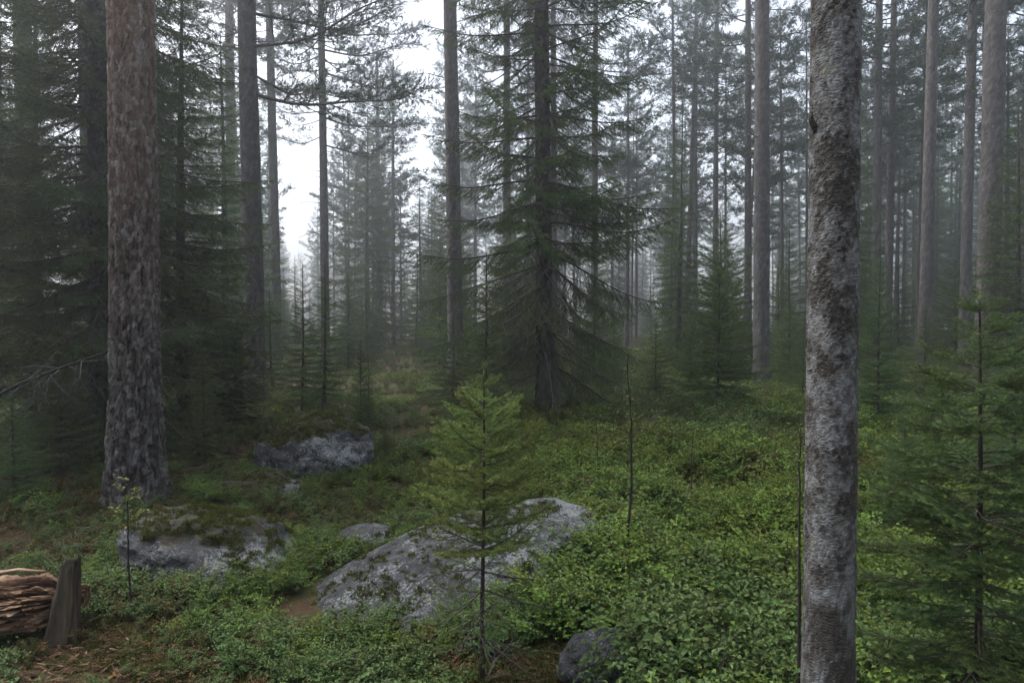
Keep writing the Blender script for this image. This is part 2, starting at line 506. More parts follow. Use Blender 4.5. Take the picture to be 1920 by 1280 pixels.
# ------------------------------------------------------------------ trunks
def trunk_geo(H, r0, r1, seg, zs, flare=.3, lean=(0, 0), bend=.0, seed=0, style='pine', cell=(.06, .11), amp=.012, nflute=5, power=.85):
    zs = np.asarray(zs, float); th = np.arange(seg) / seg * 2 * math.pi
    t = np.clip(zs / H, 0, 1)
    r = r1 + (r0 - r1) * (1 - t) ** power
    TH, ZZ = np.meshgrid(th, zs)
    Rr = np.repeat(r[:, None], seg, 1)
    fl = flare * r0 * np.exp(-np.clip(ZZ, 0, 9) / (2.0 * r0 + .05))
    Rr = Rr + fl * (1 + .45 * np.cos(nflute * TH + seed))
    cyl = np.stack([np.cos(TH) * 1.3 + seed, np.sin(TH) * 1.3, ZZ * 1.2], -1)
    Rr = Rr * (1 + (fbm(cyl, 3, seed) - .5) * .12)
    circ = 2 * math.pi * (r0 + r1) * .5
    attr = np.zeros_like(Rr)
    if style in ('pine', 'spruce'):
        nu = max(5, int(round(circ / cell[0])))
        c3 = np.stack([np.cos(TH) * 2.5, np.sin(TH) * 2.5, ZZ * 4], -1)
        wob = fbm(c3, 4, seed + 4) - .5; wob2 = fbm(c3 * 1.7, 3, seed + 9) - .5
        u = TH / (2 * math.pi) * nu + wob * 1.8; v = ZZ / cell[1] + wob2 * 1.6
        F1, F2, cid = worley(u, v, nu, seed)
        u2 = TH / (2 * math.pi) * nu * 2 + wob2 * 2; v2 = ZZ / cell[1] * 2.3 + wob * 2
        G1, G2, cid2 = worley(u2, v2, nu * 2, seed + 1)
        plate = sstep(.0, .14, F2 - F1); flake = sstep(.0, .14, G2 - G1)
        fade = 1.0 if style == 'spruce' else (1 - .75 * sstep(1.2, 4.0, ZZ + 2 * wob))
        fine = fbm(np.stack([np.cos(TH) * 12, np.sin(TH) * 12, ZZ * 9], -1), 4, seed + 6, .6) - .5
        r_fr = 2.2 * math.sqrt(max(r0, .05) / .05)
        fur = np.exp(-(np.abs(fbm(np.stack([np.cos(TH) * r_fr, np.sin(TH) * r_fr, ZZ * 1.6], -1), 4, seed + 31, .55) - .5) / .030) ** 2)
        fur2 = np.exp(-(np.abs(fbm(np.stack([np.cos(TH) * r_fr * 2.1, np.sin(TH) * r_fr * 2.1, ZZ * 4.5], -1), 3, seed + 37) - .5) / .035) ** 2)
        Rr = Rr - amp * (.25 + .9 * fade) * fur - amp * (.2 + .4 * fade) * fur2 + amp * .28 * (flake - .6) + amp * (cid2 - .5) * .25 + amp * (cid - .5) * .3 * fade + amp * .55 * fine
        attr = np.clip(.16 + .12 * cid + .52 * cid2 * (.45 + .55 * flake) + .55 * fine - .10 * fur, 0, 1)  # random flake tones, darkened along the furrows and flake edges
    elif style == 'birch':
        n1 = fbm(np.stack([np.cos(TH) * 2.4, np.sin(TH) * 2.4, ZZ * 13], -1), 5, seed, .6)
        n2 = fbm(np.stack([np.cos(TH) * 9, np.sin(TH) * 9, ZZ * 60], -1), 4, seed + 2, .65)
        n3 = fbm(np.stack([np.cos(TH) * 1.4, np.sin(TH) * 1.4, ZZ * 6.0], -1), 4, seed + 5)
        pap = n1 * .45 + n2 * .15 + n3 * .40
        white = sstep(.38, .60, pap)
        curl = sstep(.43, .49, pap) * (1 - sstep(.49, .56, pap))
        Rr = Rr + amp * (n1 - .5) * 1.5 + amp * (n2 - .5) * 1.2 + amp * .55 * curl + amp * .5 * (1 - white) * (n2 - .3)
        attr = np.clip(.08 + .46 * white + .70 * (n2 - .30), 0, 1)
    bx = lean[0] * t ** 1.0 + bend * np.sin(t * math.pi * 1.4 + seed) ; by = lean[1] * t + bend * np.cos(t * math.pi * 1.1 + seed) - bend * math.cos(seed)
    bx = bx - bend * math.sin(seed)
    Vx = np.cos(TH) * Rr + bx[:, None]; Vy = np.sin(TH) * Rr + by[:, None]
    V = np.stack([Vx, Vy, ZZ], -1).reshape(-1, 3)
    n = len(zs)
    i = np.arange(n - 1)[:, None] * seg; j = np.arange(seg)[None, :]; j2 = (j + 1) % seg
    q = np.stack([i + j, i + j2, i + seg + j2, i + seg + j], -1).reshape(-1, 4)
    T = np.concatenate([q[:, [0, 1, 2]], q[:, [0, 2, 3]]])
    e = (n - 1) * seg
    T = np.concatenate([T, [[e, e + c, e + c + 1] for c in range(1, seg - 1)]])
    g = Geo(); g.add(V, T, 0, attr.ravel())
    axis = lambda z: np.array([np.interp(z, zs, bx), np.interp(z, zs, by), z])
    return g, axis

# ------------------------------------------------------------------ spruce branches
def spruce_branch(L, droop=.25, up=.12, latf=.42, nlat=26, angle=58, hang=.25, bare=.12, tert=.10, pitch=.012, nl=.02, nw=.005,
                  wood=.012, dead=0.0, tipb=0.0, k3=True, wob=.04, phi=(-.25, 1.25)):
    """one bough along +X; material 0 wood, 1 needles, 2 dead twig"""
    g = Geo(); tw = []
    ns = 11
    s = np.linspace(0, 1, ns)
    w1, w2 = rng.uniform(0, 6, 2)
    ax = np.stack([L * s * (1 - .06 * s), L * wob * np.sin(s * 4 + w1) * s, L * (-droop * s ** 1.3 + up * s ** 3 + .02 * np.sin(s * 7 + w2) * s)], -1)
    tube(g, ax, wood * (1 - .85 * s) + .0012, 5, 0 if dead < .9 else 2)
    P = lambda q: np.array([np.interp(q, s, ax[:, c]) for c in range(3)])
    tg = unit(np.gradient(ax, axis=0)); Tn = lambda q: unit(np.array([np.interp(q, s, tg[:, c]) for c in range(3)]))
    up_v = np.array([0, 0, 1.0])
    if dead < .9:
        q0 = bare + .05
        qs = np.linspace(q0, 1, 7)
        for a, b in zip(qs[:-1], qs[1:]):
            pa, pb = P(a), P(b)
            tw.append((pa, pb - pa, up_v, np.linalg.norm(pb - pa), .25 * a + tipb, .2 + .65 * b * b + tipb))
    for i in range(nlat):
        q = .04 + .94 * (i + rng.uniform(.1, .9)) / nlat
        side = 1 if i % 2 else -1
        t = Tn(q); sv = unit(np.cross(up_v, t)) * side
        a = R(angle + rng.normal(0, 8) - 10 * q)
        d = t * math.cos(a) + sv * math.sin(a) + up_v * (rng.normal(0, .10) - hang * rng.uniform(.5, 1.5))
        d = unit(d)
        prof = min(1, .35 + q * 2.2) * (1 - q) ** .65 + .05
        ln = L * latf * prof * rng.uniform(.7, 1.15)
        p = P(q)
        isdead = rng.random() < dead or q < bare
        # two-segment lateral that sags then lifts a little
        d2 = unit(d + up_v * (.14 + .1 * rng.normal()) - up_v * hang * .25)
        pm = p + d * ln * .5; pe = pm + d2 * ln * .5
        if isdead and rng.random() < .25 and dead < .5: continue
        tube(g, [p, pm, pe], [wood * .32 * (1 - .6 * q) + .0008, wood * .2 * (1 - .6 * q) + .0007, .0005], 3, 2 if isdead else 0, cap=False)
        U = unit(np.cross(np.cross(d, up_v), d) + 1e-5)
        if not isdead:
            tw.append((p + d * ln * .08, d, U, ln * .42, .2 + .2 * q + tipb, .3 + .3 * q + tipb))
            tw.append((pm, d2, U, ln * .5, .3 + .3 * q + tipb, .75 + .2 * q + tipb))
        nt_ = int(ln / max(tert, .01))
        for j in range(nt_):
            f = (j + rng.uniform(.2, .9)) / nt_
            if f < .1: continue
            sd_ = 1 if j % 2 else -1
            dd = d if f < .5 else d2
            pp = p + d * ln * min(f, .5) + d2 * ln * max(0, f - .5)
            sv2 = unit(np.cross(U, dd)) * sd_
            a2 = R(48 + rng.normal(0, 9))
            d3 = unit(dd * math.cos(a2) + sv2 * math.sin(a2) + up_v * (rng.normal(0, .12) - hang * .9))
            l3 = ln * .42 * (1 - f) ** .6 * rng.uniform(.7, 1.2) + .01
            if isdead:
                tube(g, [pp, pp + d3 * l3], [.0012 + wood * .05, .0004], 3, 2, cap=False)
            else:
                if k3: tube(g, [pp, pp + d3 * l3], [.0010, .0005], 3, 0, cap=False)
                tw.append((pp, d3, U, l3, .3 + .25 * f + tipb, .65 + .3 * q + tipb))
    needles(g, tw, pitch, nl, nw, phi=phi)
    return g.pack()

NEEDLE_MATS = [M_twig, M_needle, M_deadtwig]
YOUNG_MATS = [M_twig, M_needle_young, M_deadtwig]

# near templates (own mesh, shared by bough objects)
def tset(n, **kw):
    return [spruce_branch(**kw) for _ in range(n)]
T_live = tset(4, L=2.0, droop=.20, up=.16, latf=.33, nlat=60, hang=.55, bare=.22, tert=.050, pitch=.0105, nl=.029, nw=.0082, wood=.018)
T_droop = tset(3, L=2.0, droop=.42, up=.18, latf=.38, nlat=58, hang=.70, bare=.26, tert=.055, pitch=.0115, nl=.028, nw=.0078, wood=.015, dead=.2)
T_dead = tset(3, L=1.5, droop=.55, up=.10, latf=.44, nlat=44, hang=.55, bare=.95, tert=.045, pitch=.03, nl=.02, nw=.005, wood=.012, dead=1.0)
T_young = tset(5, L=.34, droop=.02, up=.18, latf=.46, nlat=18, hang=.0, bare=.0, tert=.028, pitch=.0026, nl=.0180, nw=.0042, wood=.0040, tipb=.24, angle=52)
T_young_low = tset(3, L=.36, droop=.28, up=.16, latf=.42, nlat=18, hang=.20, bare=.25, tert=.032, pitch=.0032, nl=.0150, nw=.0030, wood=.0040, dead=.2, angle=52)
T_right = tset(4, L=.55, droop=.12, up=.14, latf=.46, nlat=22, hang=.10, bare=.12, tert=.036, pitch=.0028, nl=.0200, nw=.0052, wood=.0046, angle=54)
# coarser ones for joined crowns
C_small = tset(4, L=.8, droop=.14, up=.16, latf=.45, nlat=24, hang=.16, bare=.03, tert=.075, pitch=.017, nl=.032, nw=.013, wood=.007, k3=False, tipb=.05)
C_mid = tset(4, L=1.2, droop=.22, up=.14, latf=.42, nlat=24, hang=.45, bare=.10, tert=.13, pitch=.032, nl=.060, nw=.022, wood=.010, k3=False)
C_tall = tset(4, L=2.0, droop=.24, up=.14, latf=.40, nlat=24, hang=.60, bare=.12, tert=.20, pitch=.055, nl=.100, nw=.034, wood=.016, k3=False)

def mesh_set(ts, name, mats):
    return [Geo_copy(t).mesh(name, mats, smooth_mats=(0,)) for t in ts]
def Geo_copy(t):
    g = Geo(); g.V = list(t.V); g.T = list(t.T); g.M = list(t.M); g.A = list(t.A); g.n = t.n
    return g
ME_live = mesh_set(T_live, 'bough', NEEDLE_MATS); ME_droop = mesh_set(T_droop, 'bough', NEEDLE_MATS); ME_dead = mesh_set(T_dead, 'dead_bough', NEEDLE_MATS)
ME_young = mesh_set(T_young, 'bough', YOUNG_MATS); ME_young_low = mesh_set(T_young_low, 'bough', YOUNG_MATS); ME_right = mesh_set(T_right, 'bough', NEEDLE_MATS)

def bmat(pos, az, elev, scale, roll=0.0):
    return Matrix.Translation(Vector(pos)) @ Matrix.Rotation(az, 4, 'Z') @ Matrix.Rotation(-elev, 4, 'Y') @ Matrix.Rotation(roll, 4, 'X') @ Matrix.Scale(scale, 4)

def whorls(z0, z1, step0, step1, n0, n1, inter=.6):
    """heights and azimuths of the boughs: whorls with a few boughs between them"""
    out = []; z = z0; az = rng.uniform(0, 6.28)
    while z < z1:
        f = (z - z0) / max(z1 - z0, 1e-6)
        n = int(round(n0 + (n1 - n0) * f + rng.uniform(-.6, .6))); az += rng.uniform(.4, 1.2)
        for k in range(n):
            zz = z + rng.normal(0, .06) * step0
            if rng.random() < inter: zz += rng.uniform(0, 1) * step0 * .8
            out.append((zz, az + k * 2 * math.pi / n + rng.normal(0, .18)))
        z += step0 + (step1 - step0) * f
    return out

def crown_geo(ts, L_t, axis, z0, z1, rad, elev, step0, step1, n0, n1):
    g = Geo()
    for z, az in whorls(z0, z1, step0, step1, n0, n1):
        f = np.clip((z - z0) / (z1 - z0), 0, 1)
        r = rad(f) * rng.uniform(.72, 1.12)
        if r < .02: continue
        g.put(ts[rng.integers(len(ts))], bmat(axis(z), az, elev(f) + rng.normal(0, .08), r / L_t, rng.normal(0, .15)))
    return g

# ------------------------------------------------------------------ prototypes for joined spruces
def spruce_proto(H, rmax, kind, seed, z0f=.06, r0=None, shape=1.0):
    r0 = r0 or H * .011 + .006
    seg, nr = (10, 20) if kind != 'tall' else (12, 30)
    zs = np.concatenate([[-.25 if H > 2 else -.08], np.linspace(0, H * .985, nr)])
    tg, axis = trunk_geo(H, r0, .004 + H * .0004, seg, zs, .25, (rng.normal(0, .006) * H, rng.normal(0, .006) * H), .004 * H, seed, 'spruce', (.05, .08), .003 + .0003 * H, 4, 1.0)
    tme = tg.mesh('trunk', [M_spruce_bark], True)
    ts, Lt = {'small': (C_small, .8), 'mid': (C_mid, 1.2), 'tall': (C_tall, 2.0)}[kind]
    rad = lambda f: rmax * min(1, .72 + 1.6 * f) * max(0, 1 - f) ** (.80 * shape) + (.05 if kind == 'small' else .08) * rmax
    if kind == 'small':
        elev = lambda f: -.12 + .85 * f; st = (.115 * H / 3 ** .5 * .6 + .06, .10, 7, 4)
        st = (max(.085, H * .042), max(.07, H * .036), 7, 4)
    elif kind == 'mid':
        elev = lambda f: -.22 + .9 * f; st = (.25, .20, 7, 4)
    else:
        elev = lambda f: -.30 + .95 * f; st = (.38, .30, 7, 4)
    cg = crown_geo(ts, Lt, axis, H * z0f, H * .985, rad, elev, *st)
    # leader
    needles(cg, [(axis(H * .9), axis(H) - axis(H * .9), np.array([1., 0, 0]), H * .1, .4, 1.0)], .004 + H * .0012, .02 + .002 * H, .006 + .0008 * H, phi=(0, 2))
    cme = cg.mesh('crown', NEEDLE_MATS if kind != 'small' else [M_twig, M_needle, M_deadtwig])
    return tme, cme, H
P_small = [spruce_proto(3.0, .85, 'small', 1, .04), spruce_proto(3.0, .62, 'small', 2, .08), spruce_proto(3.0, 1.05, 'small', 3, .03, shape=.8)]
P_mid = [spruce_proto(9.0, 1.15, 'mid', 5, .08), spruce_proto(9.0, 1.6, 'mid', 6, .06)]
P_tall = [spruce_proto(20.0, 2.2, 'tall', 8, .14), spruce_proto(20.0, 2.7, 'tall', 9, .08)]

def spruce_copy(protos, i, px, D, label, H=None, top=None, group=None, name='spruce_tree', wide=1.0, rz=None, cat='spruce', pos=None):
    b = pos if pos is not None else base(px, D)
    tme, cme, H0 = protos[i % len(protos)]
    if H is None: H = Zof(top, D) - b.z
    s = H / H0
    o = empty(name, b, label, cat, group, rng.uniform(0, 6.28) if rz is None else rz, (s * wide, s * wide, s))
    child('trunk', tme, o); child('crown', cme, o)
    return o

# ------------------------------------------------------------------ pine branches and crowns
def pine_branch(L=2.2, nsub=14, ntuft=13, nn=11, nl=.100, nw=.018, rise=.15, wood=.028, spread=.55, bare=.25):
    g = Geo(); tw = []
    s = np.linspace(0, 1, 10)
    w = rng.uniform(0, 6, 3)
    ax = np.stack([L * s, L * .10 * np.sin(s * 4.2 + w[0]) * s, L * (rise * s ** 1.5 - .10 * np.sin(s * 3.1) + .05 * np.sin(s * 8 + w[1]) * s)], -1)
    tube(g, ax, wood * (1 - .8 * s) + .003, 5, 0)
    P = lambda q: np.array([np.interp(q, s, ax[:, c]) for c in range(3)])
    up_v = np.array([0, 0, 1.0])
    for i in range(nsub):
        q = bare + (1 - bare) * (i + rng.random()) / nsub
        side = 1 if i % 2 else -1
        d = unit(np.array([rng.uniform(.4, .9), side * rng.uniform(.5, 1.0), rng.uniform(-.25, .55)]))
        ln = L * spread * (1 - q * .62) * rng.uniform(.5, 1.1) * min(1, .45 + q)
        bend = unit(d + np.array([.15, 0, .25]) + rng.normal(0, .15, 3))
        p0 = P(min(q, 1)); p1 = p0 + d * ln * .5; p2 = p1 + bend * ln * .5
        tube(g, [p0, p1, p2], [wood * .4 * (1 - q * .6) + .002, wood * .25 * (1 - q * .6) + .0015, .002], 3, 0, cap=False)
        for j in range(ntuft):
            f = .2 + .8 * (j + rng.random()) / ntuft
            pb = p0 + d * ln * min(f, .5) + bend * ln * max(0, f - .5)
            dd = unit(bend + rng.normal(0, .55, 3) + up_v * .15)
            l3 = rng.uniform(.08, .28) * L * .35 * (1.2 - f * .5)
            tube(g, [pb, pb + dd * l3], [.0035, .002], 3, 0, cap=False)
            tl = rng.uniform(.08, .14)
            tw.append((pb + dd * l3 * .75, dd, unit(rng.normal(0, 1, 3)), tl, .1 + .5 * rng.random(), .3 + .6 * rng.random()))
    needles(g, tw, .11 / nn, nl, nw, phi=(0, 2), ang=(25, 75))
    return g.pack()
PB = [pine_branch() for _ in range(5)]
PB_near = [pine_branch(3.0, 24, 18, 16, .065, .010, .06, .034, .50, .18) for _ in range(3)]
PINE_MATS = [M_twig, M_pine, M_deadtwig]
ME_pine_near = [Geo_copy(t).mesh('limb', PINE_MATS) for t in PB_near]

def pine_crown(H=20.0, z0=10.5, seed=0, n=52, r=2.4):
    g = Geo()
    for i in range(n):
        f = (i + rng.random()) / n
        z = z0 + (H - z0) * f ** .9
        rr = r * (min(1, .45 + f * 1.8)) * (1 - f ** 2.2 * .75) * rng.uniform(.6, 1.15)
        g.put(PB[rng.integers(5)], bmat((0, 0, z), i * 2.4 + rng.normal(0, .3), -.25 + f * .9 + rng.normal(0, .12), rr / 2.2, rng.normal(0, .4)))
    for i in range(14):        # dead stubs under the crown
        z = rng.uniform(4.0, z0); az = rng.uniform(0, 6.28); l = rng.uniform(.2, 1.1)
        d = np.array([math.cos(az), math.sin(az), rng.uniform(-.4, .25)])
        tube(g, [np.array([0, 0, z]), np.array([0, 0, z]) + d * l * .6, np.array([0, 0, z]) + d * l + np.array([0, 0, -.1 * l])], [.014, .009, .003], 4, 2)
    return g.mesh('crown', PINE_MATS)
P_crown = [pine_crown(20, 8.0, 1, 60, 2.6), pine_crown(20, 11.0, 2, 50, 2.3), pine_crown(20, 6.5, 3, 64, 2.8)]
P_trunk = []
for sd_ in range(4):
    zs = np.concatenate([[-.3], np.linspace(0, 1.2, 8)[:-1], np.linspace(1.2, 19.8, 44)])
    tg, _ = trunk_geo(20.0, .155, .03, 14, zs, .22, (0, 0), .03, 20 + sd_, 'pine', (.09, .22), .010, 4, .75)
    P_trunk.append(tg.mesh('trunk', [M_pine_far], True))

def pine_copy(i, px, D, label, H=20.0, r=1.0, group=None, lean=0.0, rz=None, crown=None, name='pine_tree', pos=None):
    b = pos if pos is not None else base(px, D)
    o = empty(name, b, label, 'pine', group, rng.uniform(0, 6.28) if rz is None else rz)
    o.rotation_euler = Euler((rng.normal(0, .006), lean, o.rotation_euler.z), 'ZXY') if False else Euler((rng.normal(0, .006), lean, 0), 'XYZ')
    yaw = rng.uniform(0, 6.28)
    m = Matrix.Rotation(yaw, 4, 'Z') @ Matrix.Diagonal((r * H / 20, r * H / 20, H / 20, 1))
    child('trunk', P_trunk[i % 4], o, m)
    m = Matrix.Rotation(yaw * 1.7, 4, 'Z') @ Matrix.Scale(H / 20, 4)
    child('crown', P_crown[(i if crown is None else crown) % 3], o, m)
    return o

# ------------------------------------------------------------------ the big reddish pine on the left
def hero_pine():
    D = 6.35; b = base(252, D)
    zs = np.concatenate([np.linspace(-.35, 5.6, 500), np.linspace(5.7, 21, 40)])
    g, axis = trunk_geo(21, .214, .05, 132, zs, .32, (.10, 0), .015, 41, 'pine', (.050, .15), .034, 6, .55)
    o = empty('pine_tree', b, 'thick reddish scaly pine trunk at the left, nearest and broadest pine', 'pine')
    child('trunk', g.mesh('trunk', [M_pine_bark], True), o)
    child('crown', P_crown[1], o, Matrix.Translation((.1, 0, 0)) @ Matrix.Scale(1.05, 4))
hero_pine()

# ------------------------------------------------------------------ birch at the right
def hero_birch():
    D = 2.32; b = base(1560, D)
    zs = np.concatenate([np.linspace(-.2, .8, 50)[:-1], np.linspace(.8, 3.2, 560), np.linspace(3.3, 11, 40)])
    g, axis = trunk_geo(11, .084, .015, 120, zs, .25, (-.06, 0), .016, 13, 'birch', amp=.0048, power=.55)
    o = empty('birch_tree', b, 'pale peeling birch trunk in the right foreground, nearest to the camera', 'birch')
    child('trunk', g.mesh('trunk', [M_birch_bark], True), o)
    # broken twig stub on the left flank
    sg = Geo()
    p = axis(2.32) + np.array([-.070, -.02, 0])
    tube(sg, [p + np.array([.03, .01, -.03]), p, p + np.array([-.022, -.01, .03]), p + np.array([-.022, -.012, .055])], [.014, .012, .009, .004], 8, 0, .1)
    child('broken_stub', sg.mesh('stub', [M_birch_bark], True), o)
    cg = Geo()
    for i in range(26):
        z = rng.uniform(6.2, 10.8); az = i * 2.4; l = (11.6 - z) * .34 + .3
        a0 = axis(z); d = np.array([math.cos(az), math.sin(az), .8])
        pts = [a0, a0 + d * l * .5, a0 + d * l + np.array([0, 0, -.2 * l])]
        tube(cg, pts, [.014, .008, .003], 4, 0)
        for j in range(28):
            f = rng.uniform(.25, 1); pb = a0 + d * l * f + rng.normal(0, .18, 3); e1 = unit(rng.normal(0, 1, 3)); e2 = unit(np.cross(e1, rng.normal(0, 1, 3)))
            cg.add([pb, pb + e1 * .02 + e2 * .014, pb + e1 * .045, pb + e1 * .02 - e2 * .014], [[0, 1, 2], [0, 2, 3]], 1, rng.random())
    child('crown', cg.mesh('crown', [M_twig, M_rowan]), o)
hero_birch()

# ------------------------------------------------------------------ big spruces with separate boughs
def big_spruce(px, D, label, H, r0, rmax, zlow, zsplit, dead_to, seed, n=7, step=.33, lean=(0, 0), elev0=-.05, rfun=None):
    b = base(px, D)
    zs = np.concatenate([np.linspace(-.3, zsplit, 190), np.linspace(zsplit + .1, H * .985, 40)])
    tg, axis = trunk_geo(H, r0, .02, 40, zs, .30, lean, .02, seed, 'spruce', (.045, .06), .008, 6, .8)
    o = empty('spruce_tree', b, label, 'spruce')
    child('trunk', tg.mesh('trunk', [M_spruce_bark], True), o)
    rad = rfun or (lambda z: rmax * min(1, .75 + .08 * z) * (1 - z / H) ** .8)
    cnt = 0
    for z, az in whorls(zlow, zsplit, step, step, n, n, .38):
        if cnt >= 285: break
        r = rad(z) * rng.uniform(.58, 1.12)
        p = axis(z)
        if z < dead_to and rng.random() < .30 - .2 * (z / dead_to):
            me = ME_dead[rng.integers(3)]; sc = r * .72 / 1.5; nm = 'dead_bough'; el = rng.uniform(-.35, .0)
        elif z < dead_to * 1.35:
            me = ME_droop[rng.integers(3)]; sc = r / 2.0; nm = 'bough'; el = elev0 - .10 + rng.normal(0, .10)
        else:
            me = ME_live[rng.integers(4)]; sc = r / 2.0; nm = 'bough'; el = elev0 + .05 * (z - dead_to) * .4 + rng.normal(0, .09)
        child(nm, me, o, bmat(p, az, el, sc, rng.normal(0, .12))); cnt += 1
    f0 = zsplit / H
    cg = crown_geo(C_tall, 2.0, axis, zsplit + .15, H * .985, lambda f: rad(zsplit + f * (H - zsplit)) + .1, lambda f: .05 + .6 * f, .42, .32, 6, 4)
    child('crown', cg.mesh('crown', NEEDLE_MATS), o)
    return o
big_spruce(1022, 11.4, 'tall dark spruce in the centre with drooping dead lower boughs', 23, .150, 2.70, .85, 7.3, 2.1, 51, 6, .35, (-.25, 0))
big_spruce(197, 9.0, 'dense dark spruce close behind the big reddish pine', 20, .165, 2.55, .30, 6.2, .8, 52, 8, .33, (-.1, 0), -.18)
big_spruce(-150, 7.6, 'dark spruce leaning in from the left edge of the view', 17, .12, 2.0, .3, 5.4, .5, 53, 7, .33, (0, 0), -.15)

# ------------------------------------------------------------------ young spruces in front
def young_spruce(px, D, top, label, seed, low=.16, sets=None, rf=None, step=.055, n=6, r0=.012, lean=(0, 0), Lt=.34, inter=.2):
    b = base(px, D); H = Zof(top, D) - b.z
    zs = np.concatenate([[-.08], np.linspace(0, H * .99, 60)])
    tg, axis = trunk_geo(H, r0, .0025, 14, zs, .3, lean, .006, seed, 'spruce', (.012, .02), .0012, 4, .9)
    o = empty('young_spruce', b, label, 'spruce')
    child('trunk', tg.mesh('trunk', [M_darkstem], True), o)
    cnt = 0
    for z, az in whorls(low * H, H * .975, step * 1.25, step * .8, n, 4, inter):
        f = z / H
        r = rf(f) * rng.uniform(.75, 1.15)
        ms = sets[0] if f < .42 else sets[1]
        el = -.08 + .62 * f ** 1.6 + rng.normal(0, .1)
        if f < .42: el = -.05 + rng.normal(0, .15)
        if f < .42 and rng.random() < .35: continue
        if cnt > 280: break
        child('bough', ms[rng.integers(len(ms))], o, bmat(axis(z), az, el, r / Lt, rng.normal(0, .2))); cnt += 1
    lg = Geo()
    needles(lg, [(axis(H * .90), axis(H * 1.0) - axis(H * .90), np.array([1., 0, 0]), H * .105, .6, 1.0)], .0014, .014, .0026, mat=0, phi=(0, 2), ang=(20, 50))
    child('leader', lg.mesh('leader', [M_needle_young]), o)
    return o
prof = lambda f: float(np.interp(f, [.1, .3, .45, .58, .72, .85, .95, 1], [.30, .33, .35, .40, .35, .24, .12, .05]))
young_spruce(903, 3.2, 698, 'bright green young spruce standing before the long grey boulder', 61, .14, (ME_young_low, ME_young), prof, .088, 7, .0125, inter=.12)
prof2 = lambda f: float(np.interp(f, [.05, .2, .45, .62, .78, .9, 1], [.42, .46, .47, .42, .31, .18, .08]))
young_spruce(1846, 2.62, 552, 'young spruce with dark thin stem at the right edge, near the camera', 62, .12, (ME_right, ME_right), prof2, .085, 7, .017, (-.03, 0), .55, .6)

# ------------------------------------------------------------------ named smaller spruces
S = lambda i, px, D, top, label, **k: spruce_copy(P_small, i, px, D, label, top=top, name='young_spruce', **k)
S(1, 566, 12.6, 492, 'left one of the twin slim young spruces behind the craggy mound', wide=1.0)
S(1, 606, 12.0, 484, 'right taller one of the twin slim young spruces behind the craggy mound', wide=1.05)
S(3, 676, 9.6, 632, 'small thin spruce sapling right of the twin young spruces', wide=.75)
S(1, 692, 9.9, 672, 'tiny spruce sapling beside the thin sapling right of the twins', wide=.75)
S(3, 722, 8.2, 775, 'knee high spruce seedling in bilberry left of the young bright spruce', wide=.8)
S(1, 906, 9.0, 470, 'slim dark spruce rising straight behind the bright young spruce', wide=1.0)
S(2, 1346, 11.2, 478, 'bushy broad young spruce right of the central spruce', wide=1.0)
S(3, 1648, 8.6, 470, 'slim young spruce directly right of the birch trunk', wide=.85)
S(0, 1905, 5.4, 590, 'young spruce half cut off by the right edge, behind the near one', wide=1.0)
S(2, 1770, 7.2, 650, 'low bushy spruce between the slim one and the right edge spruce', wide=1.0)
S(2, 1700, 5.2, 770, 'low bushy spruce close right of the birch in the bilberry', wide=1.0)
S(0, 1980, 4.2, 640, 'young spruce reaching in from beyond the right edge', wide=1.0)
S(1, 1860, 9.0, 610, 'slim spruce behind the near right edge spruce', wide=1.2)
S(0, 1735, 13.5, 560, 'young spruce standing before the straight grey pine right of the birch', wide=1.1)
S(2, 1480, 15.0, 570, 'young spruce in haze just left of the birch trunk', wide=1.0)
S(0, 1230, 13.0, 590, 'small dark spruce filling the gap right of the central trunk', wide=1.15)
S(2, 1130, 14.5, 640, 'low spruce in shade right behind the central spruce trunk', wide=1.1)
S(0, 850, 13.2, 590, 'shaded young spruce left behind the central spruce', wide=1.2)
S(2, 440, 10.5, 600, 'drooping young spruce below the straight grey pine, left of the twins', wide=1.2)
S(0, 380, 8.0, 640, 'dark young spruce right beside the big reddish pine', wide=1.0)
S(2, 110, 7.6, 640, 'dark bushy spruce low behind the rotten log', wide=1.15)
S(0, 20, 6.2, 700, 'low dark spruce at the left edge above the rotten log', wide=1.1)
S(1, 510, 16.0, 540, 'hazy young spruce left behind the twin spruces', wide=1.2)
spruce_copy(P_mid, 1, 345, 10.5, 'tall dark spruce directly right behind the big reddish pine', top=-120, wide=1.15)
spruce_copy(P_mid, 1, 75, 10.5, 'tall dark spruce filling the space left of the big reddish pine', top=-140, wide=1.2)
spruce_copy(P_mid, 0, 1272, 20.0, 'narrow spire shaped spruce in the mist right of the central spruce', top=185, wide=.95)
spruce_copy(P_mid, 0, 420, 17.0, 'misty spruce between the big reddish pine and the straight grey pine', top=60, wide=1.2)
spruce_copy(P_mid, 1, 690, 33.0, 'pale misty conifer with pointed top in the gap left of the centre', top=200, wide=1.15)
spruce_copy(P_mid, 0, 1560, 19.0, 'misty spruce mostly hidden behind the birch trunk', top=250, wide=1.1)
spruce_copy(P_mid, 1, 1905, 12.0, 'dark spruce behind the right edge, under the paired pine trunks', top=180, wide=1.1)

